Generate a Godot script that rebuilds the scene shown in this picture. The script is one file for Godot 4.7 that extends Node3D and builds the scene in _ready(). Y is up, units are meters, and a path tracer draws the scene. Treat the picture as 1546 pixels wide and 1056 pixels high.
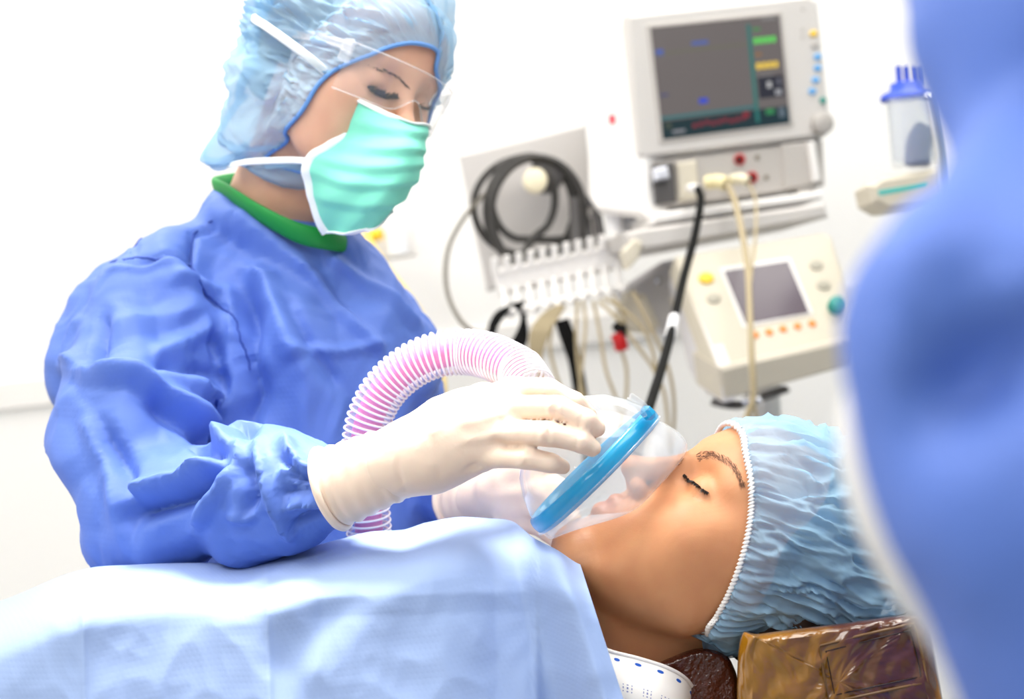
extends Node3D

# ---------------------------------------------------------------- camera measures (photograph 1546 x 1056)
const FOCAL := 2117.7
var cam_at := Vector3(0, 1.45, 0)
var cam_basis := Basis.IDENTITY
var rng := RandomNumberGenerator.new()
var used := {}
var M := {}

func W(px: float, py: float, d: float) -> Vector3:
	return cam_at + cam_basis.x * ((px - 773.0) / FOCAL * d) + cam_basis.y * ((528.0 - py) / FOCAL * d) - cam_basis.z * d

func pix(p: Vector3) -> Vector2:
	var q: Vector3 = (p - cam_at) * cam_basis
	return Vector2(773.0 - q.x / q.z * FOCAL, 528.0 + q.y / q.z * FOCAL)

# ---------------------------------------------------------------- mesh builder
class MB:
	var v := PackedVector3Array()
	var n := PackedVector3Array()
	var c := PackedColorArray()
	var uv := PackedVector2Array()
	var idx := PackedInt32Array()

	func normals_from(first: int, fi: int) -> void:
		n.resize(v.size())
		for k in range(first, v.size()):
			n[k] = Vector3.ZERO
		var k := fi
		while k < idx.size():
			var a := idx[k]
			var b := idx[k + 1]
			var d := idx[k + 2]
			var f := (v[d] - v[a]).cross(v[b] - v[a])
			n[a] += f
			n[b] += f
			n[d] += f
			k += 3
		for q in range(first, v.size()):
			n[q] = n[q].normalized()

	# rows of points, nu along u (fast index), nv along v
	func grid(p: PackedVector3Array, nu: int, nv: int, wrap := false, us := 1.0, vs := 1.0) -> void:
		var first := v.size()
		var fi := idx.size()
		v.append_array(p)
		for j in nv:
			for i in nu:
				uv.append(Vector2(us * i / float(nu if wrap else maxi(nu - 1, 1)), vs * j / float(maxi(nv - 1, 1))))
		for j in nv - 1:
			for i in (nu if wrap else nu - 1):
				var i2 := (i + 1) % nu
				var a := first + j * nu + i
				var b := first + j * nu + i2
				var d := first + (j + 1) * nu + i
				var e := first + (j + 1) * nu + i2
				idx.append_array([a, b, e, a, e, d])
		normals_from(first, fi)

	func poly(p: PackedVector3Array) -> void:
		# flat convex polygon, own vertices
		var first := v.size()
		var fi := idx.size()
		v.append_array(p)
		for k in p.size():
			uv.append(Vector2.ZERO)
		for k in range(1, p.size() - 1):
			idx.append_array([first, first + k, first + k + 1])
		normals_from(first, fi)

	func box(o: Vector3, b: Basis, size: Vector3, bev := 0.002) -> void:
		var h := size * 0.5
		bev = minf(bev, minf(h.x, minf(h.y, h.z)) * 0.95)
		var q := h - Vector3.ONE * bev
		var ax := [b.x, b.y, b.z]
		for a in 3:
			var a1 := (a + 1) % 3
			var a2 := (a + 2) % 3
			for s in [-1.0, 1.0]:
				var pts := PackedVector3Array()
				for st in [[-1.0, -1.0], [1.0, -1.0], [1.0, 1.0], [-1.0, 1.0]]:
					pts.append(o + ax[a] * (h[a] * s) + ax[a1] * (q[a1] * st[0]) + ax[a2] * (q[a2] * st[1]))
				if s > 0.0:
					pts.reverse()
				poly(pts)
			for s in [-1.0, 1.0]:
				for t in [-1.0, 1.0]:
					var e := PackedVector3Array([
						o + ax[a1] * (h[a1] * s) + ax[a2] * (q[a2] * t) - ax[a] * q[a], o + ax[a1] * (h[a1] * s) + ax[a2] * (q[a2] * t) + ax[a] * q[a],
						o + ax[a1] * (q[a1] * s) + ax[a2] * (h[a2] * t) + ax[a] * q[a], o + ax[a1] * (q[a1] * s) + ax[a2] * (h[a2] * t) - ax[a] * q[a]])
					if s * t < 0.0:
						e.reverse()
					poly(e)
		for s in [-1.0, 1.0]:
			for t in [-1.0, 1.0]:
				for w in [-1.0, 1.0]:
					var e := PackedVector3Array([
						o + b.x * (h.x * s) + b.y * (q.y * t) + b.z * (q.z * w), o + b.x * (q.x * s) + b.y * (h.y * t) + b.z * (q.z * w), o + b.x * (q.x * s) + b.y * (q.y * t) + b.z * (h.z * w)])
					if s * t * w > 0.0:
						e.reverse()
					poly(e)

	# tube along points with a radius for each; squash flattens the section along the frame's second axis
	func tube(p: PackedVector3Array, r: PackedFloat32Array, sides := 10, caps := true, squash := 1.0, up := Vector3.ZERO, closed := false) -> void:
		var m := p.size()
		var pts := PackedVector3Array()
		var t0 := (p[1] - p[0]).normalized()
		var a := up if up != Vector3.ZERO else t0.cross(Vector3(0.31, 0.72, 0.62))
		if a.length() < 0.01:
			a = t0.cross(Vector3.RIGHT)
		for k in m:
			var t: Vector3
			if closed:
				t = p[(k + 1) % m] - p[(k - 1 + m) % m]
			else:
				t = p[mini(k + 1, m - 1)] - p[maxi(k - 1, 0)]
			t = t.normalized()
			if up != Vector3.ZERO:
				a = up
			a = (a - t * a.dot(t)).normalized()
			var bb := t.cross(a)
			for i in sides:
				var w := TAU * i / sides
				pts.append(p[k] + (a * cos(w) + bb * (sin(w) * squash)) * r[mini(k, r.size() - 1)])
		if closed:
			for i in sides:
				pts.append(pts[i])
			grid(pts, sides, m + 1, true)
			return
		grid(pts, sides, m, true)
		if caps:
			for e in [0, m - 1]:
				var ring := PackedVector3Array()
				for i in sides:
					ring.append(pts[e * sides + i])
				if e == 0:
					ring.reverse()
				poly(ring)

	# profile of (radius, height) turned round axis z of b at o
	func lathe(o: Vector3, b: Basis, prof: Array, sides := 24) -> void:
		var pts := PackedVector3Array()
		for q in prof:
			for i in sides:
				var w := TAU * i / sides
				pts.append(o + b.x * (cos(w) * q[0]) + b.y * (sin(w) * q[0]) + b.z * q[1])
		grid(pts, sides, prof.size(), true)

	# polygon (2D, in axes b.x b.y) made solid along b.z from 0 to depth, front edge chamfered
	func prism(o: Vector3, b: Basis, outline: PackedVector2Array, depth: float, bev := 0.003) -> void:
		var inner := PackedVector2Array()
		var g := Geometry2D.offset_polygon(outline, -bev, Geometry2D.JOIN_MITER)
		inner = g[0] if g.size() > 0 and g[0].size() == outline.size() else outline
		if inner != outline:
			# match the first points
			var best := 0
			for k in inner.size():
				if inner[k].distance_to(outline[0]) < inner[best].distance_to(outline[0]):
					best = k
			var turned := PackedVector2Array()
			for k in inner.size():
				turned.append(inner[(best + k) % inner.size()])
			inner = turned
		var m := outline.size()
		var lay := [[outline, 0.0], [outline, depth - bev], [inner, depth]]
		for l in 2:
			for k in m:
				var k2 := (k + 1) % m
				var a: Vector2 = lay[l][0][k]
				var a2: Vector2 = lay[l][0][k2]
				var c1: Vector2 = lay[l + 1][0][k]
				var c2: Vector2 = lay[l + 1][0][k2]
				poly(PackedVector3Array([o + b.x * a.x + b.y * a.y + b.z * lay[l][1], o + b.x * a2.x + b.y * a2.y + b.z * lay[l][1], o + b.x * c2.x + b.y * c2.y + b.z * lay[l + 1][1], o + b.x * c1.x + b.y * c1.y + b.z * lay[l + 1][1]]))
		for e in [[outline, 0.0], [inner, depth]]:
			var tri := Geometry2D.triangulate_polygon(e[0])
			var first := v.size()
			var fi := idx.size()
			for q: Vector2 in e[0]:
				v.append(o + b.x * q.x + b.y * q.y + b.z * e[1])
				uv.append(Vector2.ZERO)
			for t in tri:
				idx.append(first + t)
			normals_from(first, fi)

	func mesh(origin: Vector3, mat: Material) -> ArrayMesh:
		var arr := []
		arr.resize(Mesh.ARRAY_MAX)
		var vv := PackedVector3Array()
		vv.resize(v.size())
		for k in v.size():
			vv[k] = v[k] - origin
		arr[Mesh.ARRAY_VERTEX] = vv
		arr[Mesh.ARRAY_NORMAL] = n
		if uv.size() == v.size():
			arr[Mesh.ARRAY_TEX_UV] = uv
		if c.size() == v.size():
			arr[Mesh.ARRAY_COLOR] = c
		arr[Mesh.ARRAY_INDEX] = idx
		var m := ArrayMesh.new()
		m.add_surface_from_arrays(Mesh.PRIMITIVE_TRIANGLES, arr)
		m.surface_set_material(0, mat)
		return m

# ---------------------------------------------------------------- distance fields for bodies, gloves and gowns
class Prim:
	var kind := 0          # 0 tapered capsule, 1 ellipsoid
	var cut := false
	var k := 0.01
	var a: Vector3
	var ba: Vector3
	var inv := 0.0
	var r1 := 0.0
	var r2 := 0.0
	var xf: Transform3D
	var ir: Vector3
	var ir2: Vector3
	func d(p: Vector3) -> float:
		if kind == 0:
			var pa := p - a
			var h := clampf(pa.dot(ba) * inv, 0.0, 1.0)
			return (pa - ba * h).length() - (r1 + (r2 - r1) * h)
		var q := xf * p
		var k0 := (q * ir).length()
		var k1 := (q * ir2).length()
		return k0 * (k0 - 1.0) / maxf(k1, 1e-6)

class Field:
	var prims: Array[Prim] = []
	func cap(a: Vector3, r1: float, b: Vector3, r2: float, k := 0.01, cut := false) -> void:
		var q := Prim.new()
		q.a = a
		q.ba = b - a
		q.inv = 1.0 / maxf(q.ba.length_squared(), 1e-9)
		q.r1 = r1
		q.r2 = r2
		q.k = k
		q.cut = cut
		prims.append(q)
	func ell(c: Vector3, b: Basis, r: Vector3, k := 0.01, cut := false) -> void:
		var q := Prim.new()
		q.kind = 1
		q.a = c
		q.xf = Transform3D(b.orthonormalized(), c).inverse()
		q.ir = Vector3.ONE / r
		q.ir2 = q.ir * q.ir
		q.k = k
		q.cut = cut
		prims.append(q)
	func ev(p: Vector3, list: Array[Prim]) -> float:
		var d := 1.0
		for q in list:
			var e := q.d(p)
			if q.cut:
				e = -e
				var h := maxf(q.k - absf(d - e), 0.0) / q.k
				d = maxf(d, e) + h * h * q.k * 0.25
			else:
				var h := maxf(q.k - absf(d - e), 0.0) / q.k
				d = minf(d, e) - h * h * q.k * 0.25
		return d
	func at(p: Vector3) -> float:
		return ev(p, prims)
	func grad(p: Vector3) -> Vector3:
		var e := 0.001
		var d := at(p)
		return Vector3(at(p + Vector3(e, 0, 0)) - d, at(p + Vector3(0, e, 0)) - d, at(p + Vector3(0, 0, e)) - d).normalized()

	# surface nets inside the box lo..hi
	func surface(lo: Vector3, hi: Vector3, cell: float) -> MB:
		var B := 6
		var nb := Vector3i(((hi - lo) / (cell * B)).ceil())
		var nx := nb.x * B + 1
		var ny := nb.y * B + 1
		var nz := nb.z * B + 1
		var val := PackedFloat32Array()
		val.resize(nx * ny * nz)
		val.fill(9.0)
		var cellv := PackedInt32Array()
		cellv.resize(nx * ny * nz)
		cellv.fill(-1)
		var blocks: Array[Vector3i] = []
		var half := cell * B * 0.5
		var diag := half * 1.7321
		for bz in nb.z:
			for by in nb.y:
				for bx in nb.x:
					var o := lo + Vector3(bx, by, bz) * (cell * B)
					var ctr := o + Vector3.ONE * half
					var dc := ev(ctr, prims)
					if absf(dc) > diag * 1.35 + cell:
						continue
					blocks.append(Vector3i(bx, by, bz))
					var near: Array[Prim] = []
					for q in prims:
						if q.d(ctr) < absf(dc) + diag * 2.0 + q.k * 1.5 + 0.01:
							near.append(q)
					for k in B + 1:
						var zi := (bz * B + k) * ny
						for j in B + 1:
							var yi := (zi + by * B + j) * nx + bx * B
							for i in B + 1:
								if val[yi + i] == 9.0:
									val[yi + i] = ev(o + Vector3(i, j, k) * cell, near)
		var mb := MB.new()
		var sx := 1
		var sy := nx
		var sz := nx * ny
		var off := [0, sx, sy, sx + sy, sz, sx + sz, sy + sz, sx + sy + sz]
		var edges := [[0, 1], [2, 3], [4, 5], [6, 7], [0, 2], [1, 3], [4, 6], [5, 7], [0, 4], [1, 5], [2, 6], [3, 7]]
		var cor := [Vector3(0, 0, 0), Vector3(1, 0, 0), Vector3(0, 1, 0), Vector3(1, 1, 0), Vector3(0, 0, 1), Vector3(1, 0, 1), Vector3(0, 1, 1), Vector3(1, 1, 1)]
		for bl in blocks:
			for k in B:
				for j in B:
					for i in B:
						var x := bl.x * B + i
						var y := bl.y * B + j
						var z := bl.z * B + k
						var at0 := (z * ny + y) * nx + x
						var pos := 0
						for q in 8:
							if val[at0 + off[q]] > 0.0:
								pos += 1
						if pos == 0 or pos == 8:
							continue
						var s := Vector3.ZERO
						var cnt := 0
						for e in edges:
							var d0 := val[at0 + off[e[0]]]
							var d1 := val[at0 + off[e[1]]]
							if (d0 > 0.0) != (d1 > 0.0):
								var t := d0 / (d0 - d1)
								s += cor[e[0]].lerp(cor[e[1]], t)
								cnt += 1
						cellv[at0] = mb.v.size()
						mb.v.append(lo + (Vector3(x, y, z) + s / cnt) * cell)
		for bl in blocks:
			for k in B:
				for j in B:
					for i in B:
						var x := bl.x * B + i
						var y := bl.y * B + j
						var z := bl.z * B + k
						var at0 := (z * ny + y) * nx + x
						if cellv[at0] < 0:
							continue
						var d0 := val[at0]
						for ax in 3:
							var st: int = [sx, sy, sz][ax]
							var d1 := val[at0 + st]
							if (d0 > 0.0) == (d1 > 0.0):
								continue
							var u: int = [sy, sz, sx][ax]
							var w: int = [sz, sx, sy][ax]
							if at0 - u - w < 0:
								continue
							var q0 := cellv[at0]
							var q1 := cellv[at0 - u]
							var q2 := cellv[at0 - u - w]
							var q3 := cellv[at0 - w]
							if q1 < 0 or q2 < 0 or q3 < 0:
								continue
							if d0 > 0.0:
								mb.idx.append_array([q0, q1, q2, q0, q2, q3])
							else:
								mb.idx.append_array([q0, q2, q1, q0, q3, q2])
		mb.normals_from(0, 0)
		return mb

func bounds(f: Field, pad: float) -> Array:
	var lo := Vector3.ONE * 99.0
	var hi := Vector3.ONE * -99.0
	for q in f.prims:
		if q.cut:
			continue
		if q.kind == 0:
			var r := maxf(q.r1, q.r2) + pad
			for e in [q.a, q.a + q.ba]:
				lo = lo.min(e - Vector3.ONE * r)
				hi = hi.max(e + Vector3.ONE * r)
		else:
			var rr := maxf(1.0 / q.ir.x, maxf(1.0 / q.ir.y, 1.0 / q.ir.z)) + pad
			lo = lo.min(q.a - Vector3.ONE * rr)
			hi = hi.max(q.a + Vector3.ONE * rr)
	return [lo, hi]

# where the line of sight through a measured spot of the photograph meets a field
func hit(f: Field, px: float, py: float, d0: float, d1: float) -> Vector3:
	var d := d0
	while d < d1:
		var p := W(px, py, d)
		var e := f.at(p)
		if e < 0.0004:
			return p
		d += maxf(e * 0.9, 0.0004)
	return W(px, py, d1)

# ---------------------------------------------------------------- curves
func curve(p: Array, steps := 8, closed := false) -> PackedVector3Array:
	var out := PackedVector3Array()
	var m := p.size()
	for k in (m if closed else m - 1):
		var a: Vector3 = p[(k - 1 + m) % m] if closed else p[maxi(k - 1, 0)]
		var b: Vector3 = p[k]
		var c: Vector3 = p[(k + 1) % m]
		var e: Vector3 = p[(k + 2) % m] if closed else p[mini(k + 2, m - 1)]
		for s in steps:
			out.append(b.cubic_interpolate(c, a, e, s / float(steps)))
	if not closed:
		out.append(p[m - 1])
	return out

func pcurve(p: Array, steps := 8, closed := false) -> PackedVector3Array:
	# each spot [px, py, depth]
	return curve(p.map(func(q): return W(q[0], q[1], q[2])), steps, closed)

func rad(r: float) -> PackedFloat32Array:
	return PackedFloat32Array([r])

# ---------------------------------------------------------------- scene tree
func numbered(called: String) -> String:
	if not used.has(called):
		used[called] = 0
		return called
	used[called] += 1
	return "%s_%03d" % [called, used[called]]

func thing(called: String, label: String, category: String, at: Vector3, group := "") -> Node3D:
	var o := Node3D.new()
	o.name = numbered(called)
	add_child(o)
	o.position = at
	o.set_meta("label", label)
	o.set_meta("category", category)
	if group:
		o.set_meta("group", group)
	return o

func origin_of(o: Node) -> Vector3:
	var s := Vector3.ZERO
	while o != self and o is Node3D:
		s += o.position
		o = o.get_parent()
	return s

func part(parent: Node, called: String, mb: MB, mat: Material, label := "") -> MeshInstance3D:
	var o := MeshInstance3D.new()
	o.name = called
	o.mesh = mb.mesh(origin_of(parent), mat)
	parent.add_child(o, true)
	if label:
		o.set_meta("label", label)
	return o

func single(called: String, mb: MB, mat: Material, label: String, category: String, at: Vector3, group := "") -> MeshInstance3D:
	var o := MeshInstance3D.new()
	o.name = numbered(called)
	o.mesh = mb.mesh(at, mat)
	add_child(o)
	o.position = at
	o.set_meta("label", label)
	o.set_meta("category", category)
	if group:
		o.set_meta("group", group)
	return o

func struct(called: String, mb: MB, mat: Material) -> MeshInstance3D:
	var o := MeshInstance3D.new()
	o.name = called
	o.mesh = mb.mesh(Vector3.ZERO, mat)
	add_child(o)
	o.set_meta("kind", "structure")
	return o

# ---------------------------------------------------------------- materials
func mat(col: Color, rough := 0.6, metal := 0.0, spec := 0.5) -> StandardMaterial3D:
	var m := StandardMaterial3D.new()
	m.albedo_color = col
	m.roughness = rough
	m.metallic = metal
	m.metallic_specular = spec
	return m

func clear(col: Color, alpha: float, rough := 0.1) -> StandardMaterial3D:
	var m := mat(Color(col.r, col.g, col.b, alpha), rough)
	m.transparency = BaseMaterial3D.TRANSPARENCY_ALPHA
	return m

func noise_tex(freq: float, seed_: int, size := 512, normal := false, bump := 4.0, ramp: Gradient = null, kind := FastNoiseLite.TYPE_SIMPLEX_SMOOTH, oct := 4) -> NoiseTexture2D:
	var nz := FastNoiseLite.new()
	nz.seed = seed_
	nz.frequency = freq
	nz.noise_type = kind
	nz.fractal_octaves = oct
	var t := NoiseTexture2D.new()
	t.width = size
	t.height = size
	t.seamless = true
	t.as_normal_map = normal
	t.bump_strength = bump
	t.color_ramp = ramp
	t.noise = nz
	return t

func dimples(size: int, step: int, depth: float) -> ImageTexture:
	# embossed dots of nonwoven cloth
	var im := Image.create(size, size, false, Image.FORMAT_RGB8)
	for y in size:
		for x in size:
			var xx := float(x) + (step * 0.5 if (y / step) % 2 == 1 else 0.0)
			var d := Vector2(fposmod(xx, step) - step * 0.5, fposmod(float(y), step) - step * 0.5).length() / (step * 0.5)
			var g := clampf(1.0 - depth * maxf(0.0, 1.0 - d * 1.3), 0.0, 1.0)
			im.set_pixel(x, y, Color(g, g, g))
	return ImageTexture.create_from_image(im)

func triplanar(m: StandardMaterial3D, scale: float) -> StandardMaterial3D:
	m.uv1_triplanar = true
	m.uv1_scale = Vector3.ONE * scale
	return m

# ---------------------------------------------------------------- people
func head_field(T: Transform3D, s: float, f: Field, ey := 0.0) -> void:
	# head measures in centimetres, y to the crown, z to the nose, x to the person's left
	var b := T.basis
	var P := func(x: float, y: float, z: float) -> Vector3: return T * (Vector3(x, y, z) * s)
	f.ell(P.call(0, 3.4, -1.3), b, Vector3(7.3, 8.0, 9.2) * s, 0.01)
	f.ell(P.call(0, -2.5, 2.3), b, Vector3(5.9, 8.0, 5.6) * s, 2.5 * s)
	f.ell(P.call(0, 4.4, 3.6), b, Vector3(5.7, 4.2, 4.1) * s, 3.0 * s)
	for q in [-1.0, 1.0]:
		f.cap(P.call(5.0 * q, -5.2, -0.3), 1.8 * s, P.call(1.8 * q, -10.0, 5.8), 1.5 * s, 2.4 * s)
		f.ell(P.call(4.2 * q, -2.3, 4.7), b, Vector3(2.3, 2.1, 2.1) * s, 2.2 * s)
		f.cap(P.call(0.9 * q, 2.0 + ey, 7.2), 0.8 * s, P.call(4.4 * q, 2.1 + ey, 5.6), 0.8 * s, 1.6 * s)
		f.ell(P.call(3.5 * q, -5.2, 3.3), b, Vector3(2.5, 3.4, 3.2) * s, 2.2 * s)
		f.ell(P.call(5.4 * q, -1.5, 1.6), b, Vector3(1.5, 4.0, 3.0) * s, 2.4 * s)
	f.ell(P.call(0, -10.1, 6.6), b, Vector3(2.0, 1.6, 1.6) * s, 2.0 * s)
	f.ell(P.call(0, -6.0, 6.2), b, Vector3(2.9, 2.8, 2.0) * s, 1.8 * s)
	for q in [-1.0, 1.0]:
		f.ell(P.call(3.15 * q, -0.1 + ey, 9.0), b, Vector3(1.75, 1.45, 2.0) * s, 1.5 * s, true)
	f.cap(P.call(0, 1.5 + ey * 0.5, 7.4), 0.62 * s, P.call(0, -2.8, 9.7), 0.8 * s, 1.3 * s)
	f.ell(P.call(0, -3.1, 9.8), b, Vector3(1.0, 0.85, 0.95) * s, 0.8 * s)
	for q in [-1.0, 1.0]:
		f.ell(P.call(3.1 * q, -0.1 + ey, 6.15), b, Vector3(1.65, 1.2, 1.35) * s, 0.4 * s)
		f.ell(P.call(1.15 * q, -3.5, 8.5), b, Vector3(0.72, 0.62, 0.9) * s, 0.6 * s)
		f.cap(P.call(2.0 * q, -6.0, 7.3), 0.3 * s, P.call(0.2 * q, -5.5, 8.25), 0.5 * s, 0.5 * s)
		f.cap(P.call(1.8 * q, -6.4, 7.3), 0.35 * s, P.call(0.2 * q, -6.9, 8.15), 0.6 * s, 0.5 * s)

func ortho(z: Vector3, x: Vector3) -> Basis:
	# camera-measured directions (right, up, towards the viewer) to a world basis
	var zz := (cam_basis * z).normalized()
	var xx := cam_basis * x
	xx = (xx - zz * xx.dot(zz)).normalized()
	return Basis(xx, zz.cross(xx), zz)

func tint(mb: MB, col: Color, vary: float, freq: float, fn = null) -> void:
	# skin tone with small blotches; col is a linear colour
	var nz := FastNoiseLite.new()
	nz.seed = 7
	nz.frequency = freq
	nz.fractal_octaves = 3
	mb.c.resize(mb.v.size())
	for k in mb.v.size():
		var g := 1.0 + vary * nz.get_noise_3dv(mb.v[k] * 100.0)
		var c := Color(col.r * g, col.g * (2.0 * g - 1.0), col.b * (2.0 * g - 1.0))
		mb.c[k] = fn.call(mb.v[k], c) if fn != null else c

func hairs(f: Field, line: Array, d0: float, d1: float, count: int, length: float, lean: Vector3, width: float, spread: float, thick := 0.00035) -> MB:
	# short hairs rooted on the skin along a measured line
	var pts := PackedVector3Array()
	for q in line:
		pts.append(hit(f, q[0], q[1], d0, d1))
	var cv := curve(Array(pts), 12)
	var mb := MB.new()
	for k in count:
		var t := rng.randf()
		var at := t * (cv.size() - 1.001)
		var i := int(at)
		var root := cv[i].lerp(cv[i + 1], at - i)
		var dir := (cv[i + 1] - cv[i]).normalized()
		var nrm := f.grad(root)
		var side := dir.cross(nrm)
		root += side * rng.randf_range(-0.5, 0.5) * width * (1.0 - 0.6 * t)
		root += nrm * (-f.at(root))
		nrm = f.grad(root)
		var go := (dir * lean.x + side * lean.y + nrm * lean.z + side * rng.randf_range(-spread, spread)).normalized()
		var l := length * rng.randf_range(0.6, 1.1)
		var p := PackedVector3Array([root - nrm * 0.0004, root + go * l * 0.5, root + (go + nrm * -0.12 + dir * 0.15).normalized() * l])
		mb.tube(p, PackedFloat32Array([thick, thick * 0.8, thick * 0.2]), 3, false)
	return mb

# a bouffant cap: rows run from the elastic band (v = 0) to the crown of the bag (v = 1)
func bag(bagf: Field, ctr: Vector3, band: PackedVector3Array, apex: Vector3, rows: int, pleats: float, amp: float, crumple: float, seed_: int, head: Field) -> MB:
	var nz := FastNoiseLite.new()
	nz.seed = seed_
	nz.frequency = 1.0
	nz.fractal_octaves = 2
	var rz := FastNoiseLite.new()
	rz.seed = seed_ + 3
	rz.fractal_type = FastNoiseLite.FRACTAL_RIDGED
	rz.frequency = 0.22
	rz.fractal_octaves = 2
	var nu := band.size()
	var ax := (apex - ctr).normalized()
	var pts := PackedVector3Array()
	for j in rows:
		var v := j / float(rows - 1)
		for i in nu:
			var b := band[i] - ctr
			var bd := b.normalized()
			var dir := bd.slerp(ax, minf(v * v * 0.35 + v * 0.65, 0.9995)) if absf(bd.dot(ax)) < 0.9999 else ax
			var r := 0.02
			for st in 40:
				var e := bagf.at(ctr + dir * r)
				if e > -0.0004:
					break
				r += maxf(-e * 0.8, 0.0006)
			var w := smoothstep(0.0, 0.22, v)
			r = lerpf(b.length(), r, w)
			var u := TAU * i / nu
			var cu := Vector3(cos(u), sin(u), 0.0) * 2.0
			# gathers at the band, then long creases that run into the bag and cross each other
			var gather := smoothstep(0.0, 0.04, v) * (1.0 - smoothstep(0.08, 0.34, v))
			var ph := pleats * u + nz.get_noise_3dv(cu * 1.2 + Vector3(0, 0, v * 2.0)) * 6.0
			var pleat := amp * gather * (absf(fposmod(ph / TAU * 1.6, 1.0) * 2.0 - 1.0) - 0.3 + 0.6 * nz.get_noise_3dv(cu * 5.0 + Vector3(3, 0, v)))
			var puff := smoothstep(0.03, 0.22, v)
			var wu := cu * 1.25 + Vector3(0, 0, v * 0.9) + Vector3(1, 1, 0.4) * nz.get_noise_3dv(cu * 0.7 + Vector3(9, 0, v * 1.8)) * 0.9
			pleat += crumple * puff * (0.22 - absf(nz.get_noise_3dv(wu))) * 2.0
			var wv := cu * 2.3 + Vector3(4, 7, v * 1.6) + Vector3(0.5, -0.5, 0) * nz.get_noise_3dv(cu + Vector3(2, 6, v * 3.0))
			pleat += crumple * puff * (0.2 - absf(nz.get_noise_3dv(wv))) * 0.8
			r += pleat
			var q := ctr + dir * r
			r += crumple * puff * (0.2 - absf(nz.get_noise_3dv(q * 16.0))) * 0.4
			if v < 0.05:
				r += 0.0016 * sin(u * 90.0)
			q = ctr + dir * r
			# cloth lies on the head, never inside it
			var inside := 0.0035 - head.at(q)
			if inside > 0.0:
				q += head.grad(q) * (inside + maxf(0.0, pleat + 0.002) * smoothstep(0.03, 0.1, v))
			pts.append(q)
	var mb := MB.new()
	mb.grid(pts, nu, rows, true)
	return mb

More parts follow.
